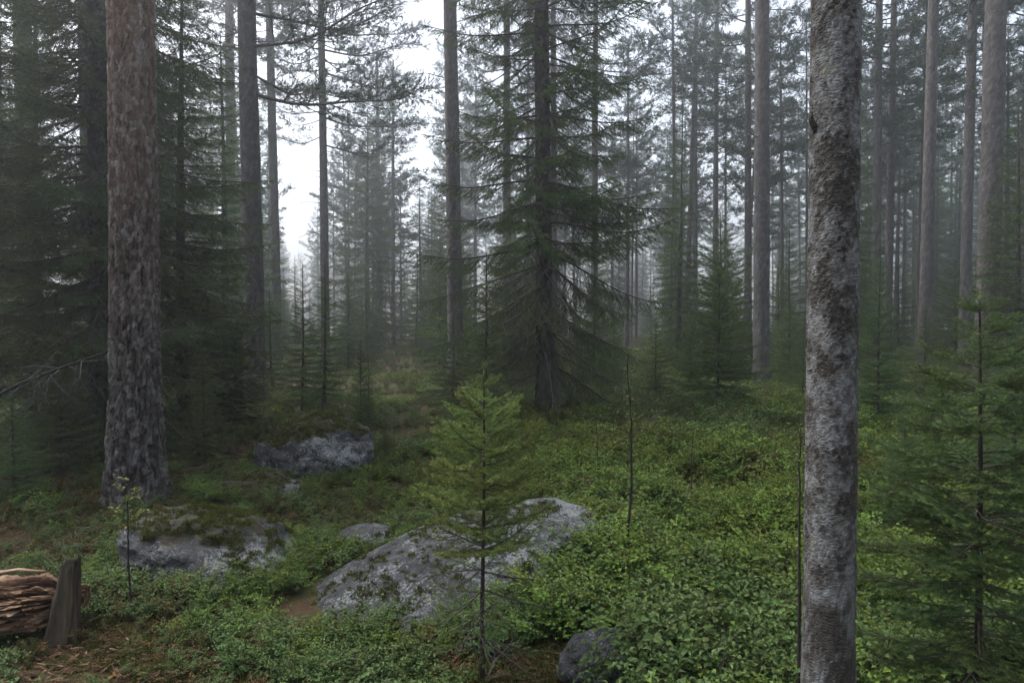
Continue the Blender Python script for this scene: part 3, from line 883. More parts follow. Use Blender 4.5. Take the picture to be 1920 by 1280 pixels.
# ------------------------------------------------------------------ named pines
def named_pine(px, D, wpx, label, H=21, lean=0.0, crown=0, seg=28, style='pine', seed=0, mat=None):
    b = base(px, D); r = wpx * .92 / 1280 * D / 2
    ztop = min(H * .97, Zof(-30, D) + .5)
    zs = np.concatenate([np.linspace(-.3, ztop, 150), np.linspace(ztop + .2, H, 14)]) if ztop < H * .9 else np.linspace(-.3, H * .99, 150)
    tg, axis = trunk_geo(H, r * 1.04, r * .25, seg, zs, .22, (lean * H, 0), .02, seed or int(px), style, (.06, .12), .012, 5, .5)
    o = empty('pine_tree', b, label, 'pine')
    child('trunk', tg.mesh('trunk', [mat or M_pine_far], True), o)
    child('crown', P_crown[crown], o, Matrix.Translation((lean * H * .75, 0, 0)) @ Matrix.Rotation(px, 4, 'Z') @ Matrix.Scale(H / 20, 4))
    return o, axis
p5, p5axis = named_pine(480, 13.6, 40, 'straight grey pine with arching limbs, left of the twin young spruces', 21, -.012, 1)
named_pine(520, 27, 20, 'thin pinkish pine leaning left, just right of the straight grey pine', 21, -.018, 1)
p6, p6axis = named_pine(610, 25, 17.5, 'slender bare pine rising behind the twin young spruces', 21, -.004, 0)
named_pine(855, 16.5, 31, 'pale bare pine left of the central spruce', 22, -.014, 1)
named_pine(952, 26, 17, 'pinkish pine trunk showing through the central spruce on its left', 21, -.002, 0)
named_pine(1038, 27, 15, 'pine trunk peeping out right beside the central spruce trunk', 21, 0, 1)
named_pine(1114, 30, 15, 'thin pine seen through the right boughs of the central spruce', 21, .004, 2)
named_pine(1340, 36, 12, 'thin straight pine left of the thick misty pine', 21, .002, 1)
named_pine(1403, 26, 15, 'thin pine touching the left side of the thick misty pine', 20, -.006, 2)
named_pine(1428, 16.8, 32, 'thick misty pine with lichen left of the birch', 22, -.004, 1)
named_pine(1640, 24, 18, 'left one of two close pines right behind the birch', 20, -.002, 0)
named_pine(1664, 26, 16, 'right one of two close pines right behind the birch', 20, .002, 2)
named_pine(1733, 18.5, 24, 'straight dark grey pine halfway between birch and right edge', 21, .008, 1)
named_pine(1808, 20, 21, 'slim pine left of the thick pine near the right edge', 20, .006, 0)
named_pine(1850, 12.8, 42, 'thick dark pine near the right edge above the near young spruce', 21, .012, 1)
named_pine(1914, 21, 22, 'pine trunk cut by the right edge of the view', 20, .010, 2)
named_pine(60, 13, 36, 'pale pine trunk behind spruce boughs at the far left', 20, -.010, 1)
named_pine(4, 15, 24, 'pine trunk cut by the left edge of the view', 20, -.008, 0)
named_pine(172, 14, 26, 'dark trunk seen left of the big reddish pine among boughs', 20, -.003, 2)
named_pine(437, 26, 22, 'pinkish pine trunk half hidden left of the straight grey pine', 20, -.003, 0)
named_pine(710, 44, 12, 'faint reddish pine trunk in the bright misty gap', 19, 0, 0)
named_pine(738, 40, 9, 'thinner faint pine right of the reddish trunk in the misty gap', 17, .002, 2)
named_pine(1302, 38, 12, 'faint pine trunk right of the narrow spire shaped spruce', 20, 0, 2)
# arching limbs of the straight grey pine
for (py, az, ln, el, k) in ((178, .10, 3.4, .05, 0), (95, -.25, 3.1, .22, 1), (30, .35, 3.0, .12, 2), (140, 1.1, 2.4, .1, 1), (20, -.9, 2.6, .3, 0), (60, 2.6, 1.4, .2, 2), (-60, .1, 3.2, .2, 1)):
    z = Zof(py, 13.6) - p5.location.z
    child('limb', ME_pine_near[k], p5, bmat(p5axis(z), az, el, ln / 3.0))

for (z, az, ln, el, k) in ((9.0, .1, 3.3, -.05, 0), (9.9, -.5, 3.0, .0, 1), (10.6, .5, 3.6, .05, 2), (11.4, -.15, 3.4, .0, 1), (12.2, .25, 3.6, .1, 0), (13.0, -.6, 3.2, .1, 2), (13.6, .05, 3.4, .1, 1), (10.2, 2.9, 2.4, .0, 0), (12.4, 3.4, 2.6, .1, 2), (8.3, 3.2, 1.9, -.1, 1), (9.2, 3.6, 2.2, .0, 2), (8.0, -.3, 2.8, -.1, 2), (11.2, 3.0, 2.4, .0, 1)):
    child('limb', ME_pine_near[k], p6, bmat(p6axis(z), az, el, ln / 3.0))
pine_copy(2, 655, 41, 'pale pine with full crown left in the bright misty gap', 14.0, .8, crown=2)
pine_copy(5, 700, 46, 'pale pine with full crown amid the bright misty gap', 15.5, .8, crown=0)
pine_copy(8, 752, 43, 'pale pine with full crown right in the bright misty gap', 11.5, .8, crown=2)
spruce_copy(P_mid, 0, 792, 38.0, 'faint misty spruce low in the sky gap left of the pale bare pine', top=325, wide=1.1)
spruce_copy(P_mid, 1, 815, 47.0, 'farthest faint spruce beside the pale bare pine in the gap', top=350, wide=1.1)
spruce_copy(P_mid, 0, 556, 46.0, 'faint low spruce closing the sky slot right of the leaning pine', top=478, wide=1.2)

# ------------------------------------------------------------------ scattered forest further back
SECT = [(-400, 225, 'behind the dark spruces at far left'), (225, 520, 'between the big reddish pine and the twin spruces'), (520, 830, 'in the bright misty gap left of the centre'),
        (830, 1200, 'behind the central spruce'), (1200, 1520, 'between the central spruce and the birch'), (1520, 2400, 'between the birch and the right edge')]
def sector(px):
    for a, b, s in SECT:
        if a <= px < b: return s
    return SECT[-1][2]
placed = [(o.location.x, o.location.y) for o in bpy.data.objects if o.type == 'EMPTY']
def free(x, y, d):
    return all((x - a) ** 2 + (y - b) ** 2 > d * d for a, b in placed)
GAPX = [470, 520, 535, 585, 605, 650, 690, 740, 765, 835, 870, 1150, 1185, 1260, 1285, 1330, 2600]
GAPY = [60, 300, 455, 460, 300, 190, 190, 280, 330, 330, -400, -400, 190, 200, 60, -60, -60]
counts = {'pine': 0, 'spruce': 0, 'small': 0}
def scatter(n, D0, D1, kinds):
    k = 0; tries = 0
    while k < n and tries < n * 60:
        tries += 1
        D = math.sqrt(rng.uniform(D0 ** 2, D1 ** 2)); px = rng.uniform(-60, 1980)
        kind = kinds[rng.integers(len(kinds))]
        H = {'pine': rng.uniform(14, 21), 'spruce': rng.uniform(8, 18), 'small': rng.uniform(1.6, 5.0)}[kind]
        top = 606 - (H - 1.65) * 1280 / D
        lim = float(np.interp(px, GAPX, GAPY))
        if 540 < px < 830 and D < (38 if kind != 'small' else 22): continue
        if 860 < px < 1200 and D < 42 and kind == 'spruce': continue
        if px > 1240 and kind == 'spruce' and rng.random() < .7: kind = 'pine'; H = rng.uniform(15, 21)
        if top < lim:
            if lim < 0 and kind == 'pine' or lim > 250 and rng.random() < .75: continue
            if lim > -100:
                H = 1.65 + (606 - lim - rng.uniform(0, 120)) * D / 1280
                if H < 3.5: kind = 'small'; H = max(H, 1.4)
                elif kind == 'pine' and H < 11: kind = 'spruce'
        x = X(px, D)
        if not free(x, D, 1.0 if kind == 'small' else 1.5): continue
        placed.append((x, D)); b = Vector((x, D, gh(x, D)))
        far = 'far' if D > 45 else 'misty'
        s = sector(px)
        if kind == 'pine':
            pine_copy(int(rng.integers(12)) if px < 1240 or rng.random() < .4 else int(rng.choice([1, 4, 7, 10])), px, D, f'{far} slender pine {s}', H, rng.uniform(.65, 1.1), f'{far} pines {s}', rng.normal(0, .020), pos=b)
        elif kind == 'spruce':
            pr = P_mid if H < 11.5 else P_tall
            spruce_copy(pr, int(rng.integers(2)), px, D, f'{far} dark spruce {s}', H=H, group=f'{far} spruces {s}', wide=rng.uniform(.8, 1.1), pos=b)
        else:
            spruce_copy(P_small, int(rng.integers(4)), px, D, f'{far} low young spruce {s}', H=H, group=f'{far} young spruces {s}', wide=rng.uniform(.9, 1.25), pos=b, name='young_spruce')
        counts[kind] += 1; k += 1
scatter(26, 13, 24, ['small'])
scatter(52, 19, 34, ['pine', 'pine', 'spruce', 'spruce', 'small'])
scatter(110, 32, 55, ['pine', 'pine', 'spruce', 'spruce', 'small'])
scatter(115, 52, 85, ['pine', 'pine', 'pine', 'spruce', 'small'])
ORD = 'first second third fourth fifth sixth seventh eighth ninth tenth eleventh twelfth'.split()
groups = {}
for o in scene.objects:
    if o.type == 'EMPTY' and o.get('group'): groups.setdefault(o['group'], []).append(o)
for g_, os_ in groups.items():
    os_.sort(key=lambda o: o.location.x / o.location.y)
    if len(os_) == 1: del os_[0]['group']
    elif len(os_) <= 12:
        for i_, o in enumerate(os_):
            w_ = o['label'].split()
            cut = 3 if w_[1] != 'low' else 4
            if len(w_) + 4 > 16: w_ = [x_ for x_ in w_ if x_ not in ('big', 'bright')]
            o['label'] = ' '.join([ORD[i_]] + w_[:cut] + ['from', 'the', 'left'] + w_[cut:])
print('scattered', counts)

# ------------------------------------------------------------------ geometry-node scattering for uncountable stuff
def gn_scatter(name, pts, rots, scales, idx, protos, label, cat):
    """points carrying rotation, size and kind; every point draws one prototype"""
    me = bpy.data.meshes.new(name)
    me.vertices.add(len(pts)); me.vertices.foreach_set('co', np.asarray(pts, np.float32).ravel())
    a = me.attributes.new('rot', 'FLOAT_VECTOR', 'POINT'); a.data.foreach_set('vector', np.asarray(rots, np.float32).ravel())
    a = me.attributes.new('size', 'FLOAT_VECTOR', 'POINT'); a.data.foreach_set('vector', np.asarray(scales, np.float32).ravel())
    a = me.attributes.new('pick', 'INT', 'POINT'); a.data.foreach_set('value', np.asarray(idx, np.int32))
    o = bpy.data.objects.new(name, me); COL.objects.link(o)
    ng = bpy.data.node_groups.new(name, 'GeometryNodeTree')
    ng.interface.new_socket('Geometry', in_out='INPUT', socket_type='NodeSocketGeometry')
    ng.interface.new_socket('Geometry', in_out='OUTPUT', socket_type='NodeSocketGeometry')
    gi = ng.nodes.new('NodeGroupInput'); go = ng.nodes.new('NodeGroupOutput')
    inst = ng.nodes.new('GeometryNodeInstanceOnPoints'); g2i = ng.nodes.new('GeometryNodeGeometryToInstance')
    for p in reversed(protos):
        oi = ng.nodes.new('GeometryNodeObjectInfo'); oi.inputs['Object'].default_value = p; oi.inputs['As Instance'].default_value = True
        ng.links.new(oi.outputs['Geometry'], g2i.inputs[0])
    def attr(nm, t):
        n = ng.nodes.new('GeometryNodeInputNamedAttribute'); n.data_type = t; n.inputs['Name'].default_value = nm
        return n.outputs['Attribute']
    ng.links.new(gi.outputs[0], inst.inputs['Points'])
    ng.links.new(g2i.outputs[0], inst.inputs['Instance'])
    inst.inputs['Pick Instance'].default_value = True
    ng.links.new(attr('pick', 'INT'), inst.inputs['Instance Index'])
    e2r = ng.nodes.new('FunctionNodeEulerToRotation')
    ng.links.new(attr('rot', 'FLOAT_VECTOR'), e2r.inputs[0]); ng.links.new(e2r.outputs[0], inst.inputs['Rotation'])
    ng.links.new(attr('size', 'FLOAT_VECTOR'), inst.inputs['Scale'])
    ng.links.new(inst.outputs[0], go.inputs[0])
    md = o.modifiers.new('scatter', 'NODES'); md.node_group = ng
    return tag(o, label, cat, kind='stuff')

def proto_obj(name, me):
    return bpy.data.objects.new(name, me)       # lives only inside the node group, never linked to the scene

def add_leaf(g, p, d, n, L, W, mat, tip, fold=.25, curl=.15):
    d = unit(d); s = unit(np.cross(d, n)); n = np.cross(s, d)
    m = p + d * L * .5
    V = [p, m + s * W * .5 + n * fold * W, p + d * L - n * curl * L, m - s * W * .5 + n * fold * W, m]
    g.add(V, [[0, 1, 4], [1, 2, 4], [4, 2, 3], [0, 4, 3]], mat, np.clip(tip + rng.normal(0, .08, 5), 0, 1))

def shrub(h=.24, nst=4, nleaf=15, L=.024, W=.014, mats=None, spread=.55, light=.5, upright=.5):
    g = Geo()
    for i in range(nst):
        az = rng.uniform(0, 6.28); out = rng.uniform(.15, spread)
        p = np.array([rng.normal(0, .012), rng.normal(0, .012), -.02]); d = unit(np.array([math.cos(az) * out, math.sin(az) * out, 1.0]))
        hh = h * rng.uniform(.6, 1.15); pts = [p]; n = 6
        for k in range(n):
            d = unit(d + rng.normal(0, .22, 3) + np.array([0, 0, .05])); p = p + d * hh / n; pts.append(p)
        pts = np.array(pts)
        tube(g, pts, np.linspace(.0016, .0006, n + 1), 3, 0, .5, cap=False)
        for br in range(3):
            k = rng.integers(2, n); bp = pts[k]; bd = unit(np.array([rng.normal(0, 1), rng.normal(0, 1), rng.uniform(.2, .9)])); bl = hh * rng.uniform(.25, .5)
            be = bp + bd * bl
            tube(g, [bp, be], [.0009, .0005], 3, 0, .5, cap=False)
            nlf = nleaf // 3
            for j in range(nlf):
                f = (j + rng.random()) / nlf; sd = 1 if j % 2 else -1
                s = unit(np.cross(bd, [0, 0, 1.0])) * sd
                ld = unit(bd * .5 + s + rng.normal(0, .25, 3)); nn = unit(np.array([0, 0, 1.0]) + rng.normal(0, .45, 3))
                q = bp + bd * bl * f
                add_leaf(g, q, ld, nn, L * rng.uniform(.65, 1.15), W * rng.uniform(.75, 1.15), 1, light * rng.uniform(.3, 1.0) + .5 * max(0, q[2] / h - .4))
        for j in range(nleaf // 2):
            f = .35 + .65 * (j + rng.random()) / (nleaf // 2); k = min(int(f * n), n - 1); q = pts[k] + (pts[k + 1] - pts[k]) * (f * n - k if f * n - k < 1 else 1)
            a = rng.uniform(0, 6.28); ld = np.array([math.cos(a), math.sin(a), rng.uniform(-.1, .5)])
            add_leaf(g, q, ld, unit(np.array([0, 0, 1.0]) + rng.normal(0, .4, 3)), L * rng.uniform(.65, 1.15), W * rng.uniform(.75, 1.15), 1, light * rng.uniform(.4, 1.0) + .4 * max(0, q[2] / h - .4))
    return g.mesh('shrub', mats)

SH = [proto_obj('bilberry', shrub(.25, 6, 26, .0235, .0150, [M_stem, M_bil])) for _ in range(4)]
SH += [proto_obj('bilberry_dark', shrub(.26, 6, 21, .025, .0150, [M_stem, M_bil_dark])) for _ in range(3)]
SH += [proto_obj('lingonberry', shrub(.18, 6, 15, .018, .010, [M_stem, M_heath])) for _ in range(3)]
SH += [proto_obj('withered', shrub(.15, 4, 12, .022, .013, [M_stem, M_brownleaf]))]
def grass_tuft():
    g = Geo()
    for k in range(8):
        a = rng.uniform(0, 6.28); L = rng.uniform(.10, .26); o_ = rng.uniform(.25, .8)
        t = np.linspace(0, 1, 5); d = np.array([math.cos(a), math.sin(a), 0])
        c = d[None] * (o_ * L * t ** 1.8)[:, None] + np.array([0, 0, 1.0]) * (L * (t - .35 * o_ * t ** 3))[:, None] + rng.normal(0, .008, 3) * np.array([1, 1, 0])
        w = np.array([-d[1], d[0], 0])[None] * (.0024 * (1 - t * .9))[:, None]
        V = np.concatenate([c - w, c + w]); T = []
        for i in range(4): T += [[i, i + 5, i + 6], [i, i + 6, i + 1]]
        g.add(V, T, 0, rng.uniform(.2, 1))
    return g.mesh('grass', [M_bil])
def bare_stems():
    g = Geo()
    for k in range(6):
        a = rng.uniform(0, 6.28); d = np.array([math.cos(a) * .3, math.sin(a) * .3, 1.0]); p = np.zeros(3); pts = [p]
        for i in range(5):
            d = unit(d + rng.normal(0, .25, 3)); p = p + d * .05; pts.append(p)
        tube(g, pts, np.linspace(.0017, .0006, 6), 3, 0, .4, cap=False)
        for b_ in range(4):
            q = pts[rng.integers(2, 6)]; e = unit(rng.normal(0, 1, 3) + np.array([0, 0, .6])); tube(g, [q, q + e * .06], [.0009, .0004], 3, 0, .4, cap=False)
    return g.mesh('bare_stems', [M_twig])
SH += [proto_obj('grass', grass_tuft()), proto_obj('grass', grass_tuft()), proto_obj('bare_stems', bare_stems())]

placed_arr = np.array([(o.location.x, o.location.y) for o in bpy.data.objects if o.type == 'EMPTY'])
def density(x, y):
    """share of ground that carries shrubs"""
    p = np.stack([x, y, 0 * x], -1)
    n = fbm(p * .9, 3, 77)
    d = sstep(.24, .46, n)
    right = sstep(-.3, .8, x - .12 * y)
    d2 = sstep(.37, .53, fbm(p * 2.3 + 5, 3, 79))
    d = np.maximum(d * .92, right * (.40 + .60 * d)) * (.12 + .88 * d2)
    under = np.exp(-(((x + 5.0) / 2.6) ** 2 + ((y - 8.0) / 3.0) ** 2))
    d = d * (1 - .75 * under)
    logz = np.exp(-(((x + 2.3) / .5) ** 2 + ((y - 3.2) / .6) ** 2))
    return d * (1 - .85 * logz)

def make_shrubs():
    P, Rr, Sc, I = [], [], [], []
    for D0, D1, per, smin, smax in ((1.2, 4.2, 460, .75, 1.25), (1.2, 5.5, 190, .35, .6), (4.2, 8, 310, .8, 1.25), (8, 16, 150, .9, 1.5), (16, 34, 22, 1.3, 2.2), (34, 60, 4, 2.0, 3.2)):
        area = .84 * (D1 ** 2 - D0 ** 2); n = int(area * per)
        y = np.sqrt(rng.uniform(D0 ** 2, D1 ** 2, n)); x = rng.uniform(-.84, .84, n) * y
        keep = rng.random(n) < density(x, y)
        keep &= ~in_rock(x, y, .80)
        keep &= ~((np.abs(x - .130 * y) < .078 * y) & (y < 3.42) & (y > 2.0) & (rng.random(n) < .96))
        x, y = x[keep], y[keep]; m = len(x)
        z = ground_h(x, y)
        p = np.stack([x, y, 0 * x], -1)
        sel = fbm(p * .45 + 3, 3, 91) + rng.normal(0, .07, m) - .07 + .20 * sstep(0, 1.0, x) * (1 - sstep(4.5, 6.5, y))
        heath = sstep(.4, .6, fbm(p * .3 + 8, 3, 95) + .30 * sstep(4.8, 7.5, y) + rng.normal(0, .06, m) - .22 * sstep(.2, 1.5, x) * (1 - sstep(5.5, 8, y)) + .16 * sstep(.3, 1.5, -x))
        idx = np.where(sel > .45, rng.integers(0, 4, m), rng.integers(4, 7, m))
        idx = np.where(rng.random(m) < heath * .72, rng.integers(7, 10, m), idx)
        idx = np.where(rng.random(m) < .055 + .13 * (x < -.6) * (y < 6), 10, idx)
        idx = np.where(rng.random(m) < .05, rng.integers(11, 14, m), idx)
        s = rng.uniform(smin, smax, m) * (.72 + .5 * sstep(-.5, 1.2, x)) * (.18 + 1.65 * fbm(p * 1.7 + 20, 3, 99))
        P.append(np.stack([x, y, z], -1)); Rr.append(np.stack([rng.normal(0, .18, m), rng.normal(0, .18, m), rng.uniform(0, 6.28, m)], -1))
        Sc.append(np.stack([s, s, s], -1)); I.append(idx)
    for (cx, cy_, a, b_, rz_) in [q_ for q_ in ROCKS if q_[2] > .22]:          # shrubs crowding up against the rocks
        m = int(260 * (a + b_)); th = rng.uniform(0, 6.28, m); k = rng.uniform(.84, 1.22, m)
        u, v = a * k * np.cos(th), b_ * k * np.sin(th)
        x = cx + u * math.cos(rz_) - v * math.sin(rz_); y = cy_ + u * math.sin(rz_) + v * math.cos(rz_)
        kp = ~((np.abs(x - .40) < .20) & (y < 3.25)); x, y = x[kp], y[kp]; m = len(x)
        big = sstep(.2, .6, x) * (y > 3.9)
        s = rng.uniform(.45, .85, m) + .9 * big
        P.append(np.stack([x, y, ground_h(x, y)], -1)); Rr.append(np.stack([rng.normal(0, .2, m), rng.normal(0, .2, m), rng.uniform(0, 6.28, m)], -1))
        Sc.append(np.stack([s, s, s], -1)); I.append(rng.choice([0, 1, 2, 3, 4, 5, 6, 7, 8, 9, 10, 11], m))
    m = 230                                       # taller bilberry hiding the right end of the long boulder
    x = rng.normal(.62, .22, m); y = rng.normal(4.25, .35, m); s = rng.uniform(.95, 1.55, m)
    P.append(np.stack([x, y, ground_h(x, y)], -1)); Rr.append(np.stack([rng.normal(0, .2, m), rng.normal(0, .2, m), rng.uniform(0, 6.28, m)], -1))
    Sc.append(np.stack([s, s, s], -1)); I.append(rng.integers(0, 7, m))
    m = 120                                       # and along its near foot
    f_ = rng.random(m); x = -.25 + .85 * f_ + rng.normal(0, .06, m); y = 3.62 + .35 * f_ + rng.normal(0, .08, m); s = rng.uniform(.55, 1.05, m)
    P.append(np.stack([x, y, ground_h(x, y)], -1)); Rr.append(np.stack([rng.normal(0, .2, m), rng.normal(0, .2, m), rng.uniform(0, 6.28, m)], -1))
    Sc.append(np.stack([s, s, s], -1)); I.append(rng.integers(0, 9, m))
    P = np.concatenate(P); print('shrubs', len(P))
    gn_scatter('bilberry_undergrowth', P, np.concatenate(Rr), np.concatenate(Sc), np.concatenate(I), SH, 'dense green bilberry and brownish lingonberry shrubs covering the forest floor', 'undergrowth')
make_shrubs()

# needles, twigs and dead leaves lying on the floor
def make_litter():
    def stick(L, r):
        g = Geo(); n = 6
        pts = np.stack([np.linspace(-L / 2, L / 2, n), rng.normal(0, L * .05, n), rng.normal(.004, L * .012, n)], -1)
        tube(g, pts, np.linspace(r, r * .4, n), 4, 0, .3)
        for k in range(3):
            q = pts[rng.integers(1, n - 1)]; d = unit(np.array([.7, rng.choice([-1, 1]) * .7, .1]))
            tube(g, [q, q + d * L * .22], [r * .5, r * .2], 3, 0, .3)
        return g.mesh('stick', [M_deadtwig])
    def leaf(m):
        g = Geo()
        for k in range(5):
            a = rng.uniform(0, 6.28)
            add_leaf(g, np.array([rng.normal(0, .03), rng.normal(0, .03), .006]), np.array([math.cos(a), math.sin(a), .1]), unit(np.array([rng.normal(0, .3), rng.normal(0, .3), 1])), .035, .022, 0, rng.random())
        return g.mesh('dead_leaf', [m])
    def needle_mat_():
        g = Geo(); tw = []
        for k in range(26):
            a = rng.uniform(0, 6.28); d = np.array([math.cos(a), math.sin(a), rng.uniform(0, .25)]); p = np.array([rng.normal(0, .05), rng.normal(0, .05), .004]); sv = np.array([-d[1], d[0], 0]) * .003
            g.add([p - sv, p + sv, p + d * rng.uniform(.02, .05)], [[0, 1, 2]], 0, rng.random())
        return g.mesh('fallen_needles', [M_litter])
    pr = [proto_obj('stick', stick(.35, .004)), proto_obj('stick', stick(.6, .006)), proto_obj('leaf', leaf(M_litter)), proto_obj('leaf', leaf(M_brownleaf)), proto_obj('needles', needle_mat_()), proto_obj('needles', needle_mat_())]
    n = 9000
    y = np.sqrt(rng.uniform(1.2 ** 2, 9 ** 2, n)); x = rng.uniform(-.84, .84, n) * y
    keep = ~in_rock(x, y, .9); x, y = x[keep], y[keep]; m = len(x)
    z = ground_h(x, y) + .01
    idx = rng.choice(6, m, p=[.04, .015, .16, .085, .35, .35])
    s = rng.uniform(.6, 1.3, m)
    gn_scatter('litter', np.stack([x, y, z], -1), np.stack([rng.normal(0, .15, m), rng.normal(0, .15, m), rng.uniform(0, 6.28, m)], -1), np.stack([s, s, s], -1), idx, pr,
               'dead twigs and brown leaves strewn over the forest floor', 'litter')
make_litter()

# moss cushions between the shrubs and on the litter covered rock tops
def make_moss():
    def tuft():
        g = Geo()
        for k in range(46):
            a = rng.uniform(0, 6.28); r_ = rng.uniform(0, .035); p = np.array([math.cos(a) * r_, math.sin(a) * r_, -.004])
            d = unit(np.array([rng.normal(0, .6), rng.normal(0, .6), rng.uniform(.4, 1.1)])); sv = unit(np.cross(d, rng.normal(0, 1, 3))) * .0032
            g.add([p - sv, p + sv, p + d * rng.uniform(.012, .034)], [[0, 1, 2]], 0, rng.random())
        return g.mesh('moss_tuft', [M_moss])
    pr = [proto_obj('moss_tuft', tuft()) for _ in range(3)]
    n = 30000
    y = np.sqrt(rng.uniform(1.6 ** 2, 7.5 ** 2, n)); x = rng.uniform(-.80, .5, n) * y
    nz = fbm(np.stack([x, y, 0 * x], -1) * 1.4, 3, 131)
    keep = ~in_rock(x, y, .93) & (nz + rng.normal(0, .06, n) > .47)
    x, y = x[keep], y[keep]
    P = [np.stack([x, y, ground_h(x, y)], -1)]
    bpy.context.view_layer.update()
    for o in scene.objects:
        if o.name.startswith('boulder'):
            me = o.data; co = np.zeros(len(me.vertices) * 3); me.vertices.foreach_get('co', co)
            at = np.zeros(len(me.vertices)); me.attributes['tip'].data.foreach_get('value', at)
            M4 = np.array(o.matrix_world); w = co.reshape(-1, 3) @ M4[:3, :3].T + M4[:3, 3]
            nzr = fbm(w * 5, 3, 133)
            sel = (at > .22) & (nzr + .35 * at > .56) & (rng.random(len(w)) < .34)
            P.append(w[sel])
    P = np.concatenate(P); m = len(P); s = rng.uniform(.5, 1.25, m)
    gn_scatter('moss', P, np.stack([rng.normal(0, .2, m), rng.normal(0, .2, m), rng.uniform(0, 6.28, m)], -1), np.stack([s, s, s], -1), rng.integers(0, 3, m), pr,
               'yellowish green moss cushions between the shrubs and on the rocks', 'moss')
make_moss()

# ------------------------------------------------------------------ far wood: a mass of trees nobody could count, all round
def make_far_wood():
    pr = [proto_obj('far_spruce', P_tall[0][1]), proto_obj('far_pine', P_crown[0]), proto_obj('far_pine', P_crown[1]), proto_obj('far_trunk', P_trunk[0])]
    pts, rot, sc, ix = [], [], [], []
    k = 0
    while k < 520:
        r = math.sqrt(rng.uniform(12 ** 2, 165 ** 2)); a = rng.uniform(-math.pi, math.pi)
        x, y = r * math.sin(a), r * math.cos(a)
        infront = abs(a) < R(41)
        if infront and r < 86: continue
        if not infront and r < (14 if abs(a) < R(70) else 45): continue
        if not infront and r > 70 and rng.random() < .6: continue
        k += 1
        s = rng.uniform(.7, 1.0); z = gh(x, y)
        if infront:
            px = 960 + x / y * 1280; lim = float(np.interp(px, GAPX, GAPY))
            s = min(s, max(.3, (606 - max(lim, 100)) * y / 1280 / 20))
        kind = int(rng.integers(0, 3)); yaw = rng.uniform(0, 6.28)
        for q in ([0, 3] if kind == 0 else [kind, 3]):
            pts.append((x, y, z)); rot.append((0, 0, yaw)); sc.append((s, s, s)); ix.append(q)
    gn_scatter('far_wood', pts, rot, sc, ix, pr, 'distant misty wood of pines and spruces closing the view behind the trees', 'wood')
make_far_wood()

# ------------------------------------------------------------------ rotten log, stump slab, chips
def wood_mat(name, stops, dirn=(3, 30, 30)):
    m, nt, out = new_mat(name)
    co = coords(nt, dirn)
    at = nd(nt, 'ShaderNodeAttribute', attribute_name='tip')
    n1 = noise_n(nt, co, 1.0, 6, .65); n2 = noise_n(nt, coords(nt), 9, 5, .6)
    f = math_n(nt, 'ADD', math_n(nt, 'MULTIPLY', n1, .5), math_n(nt, 'ADD', math_n(nt, 'MULTIPLY', at.outputs['Fac'], .35), math_n(nt, 'MULTIPLY', n2, .2)))
    c = ramp(nt, f, stops)
    b = nd(nt, 'ShaderNodeBsdfPrincipled', {'Base Color': c, 'Roughness': .8, 'Specular IOR Level': .25, 'Normal': bump(nt, n1, .9, .012)})
    nt.links.new(b.outputs[0], out.inputs['Surface'])
    return m
M_rotten = wood_mat('rotten_red_wood', [(.28, (.016, .010, .007)), (.43, (.075, .040, .022)), (.55, (.19, .108, .060)), (.78, (.38, .28, .19))])
M_slab = wood_mat('mossy_grey_wood', [(.3, (.020, .016, .011)), (.5, (.052, .042, .028)), (.7, (.10, .080, .05)), (.85, (.17, .14, .085))], (30, 30, 3))

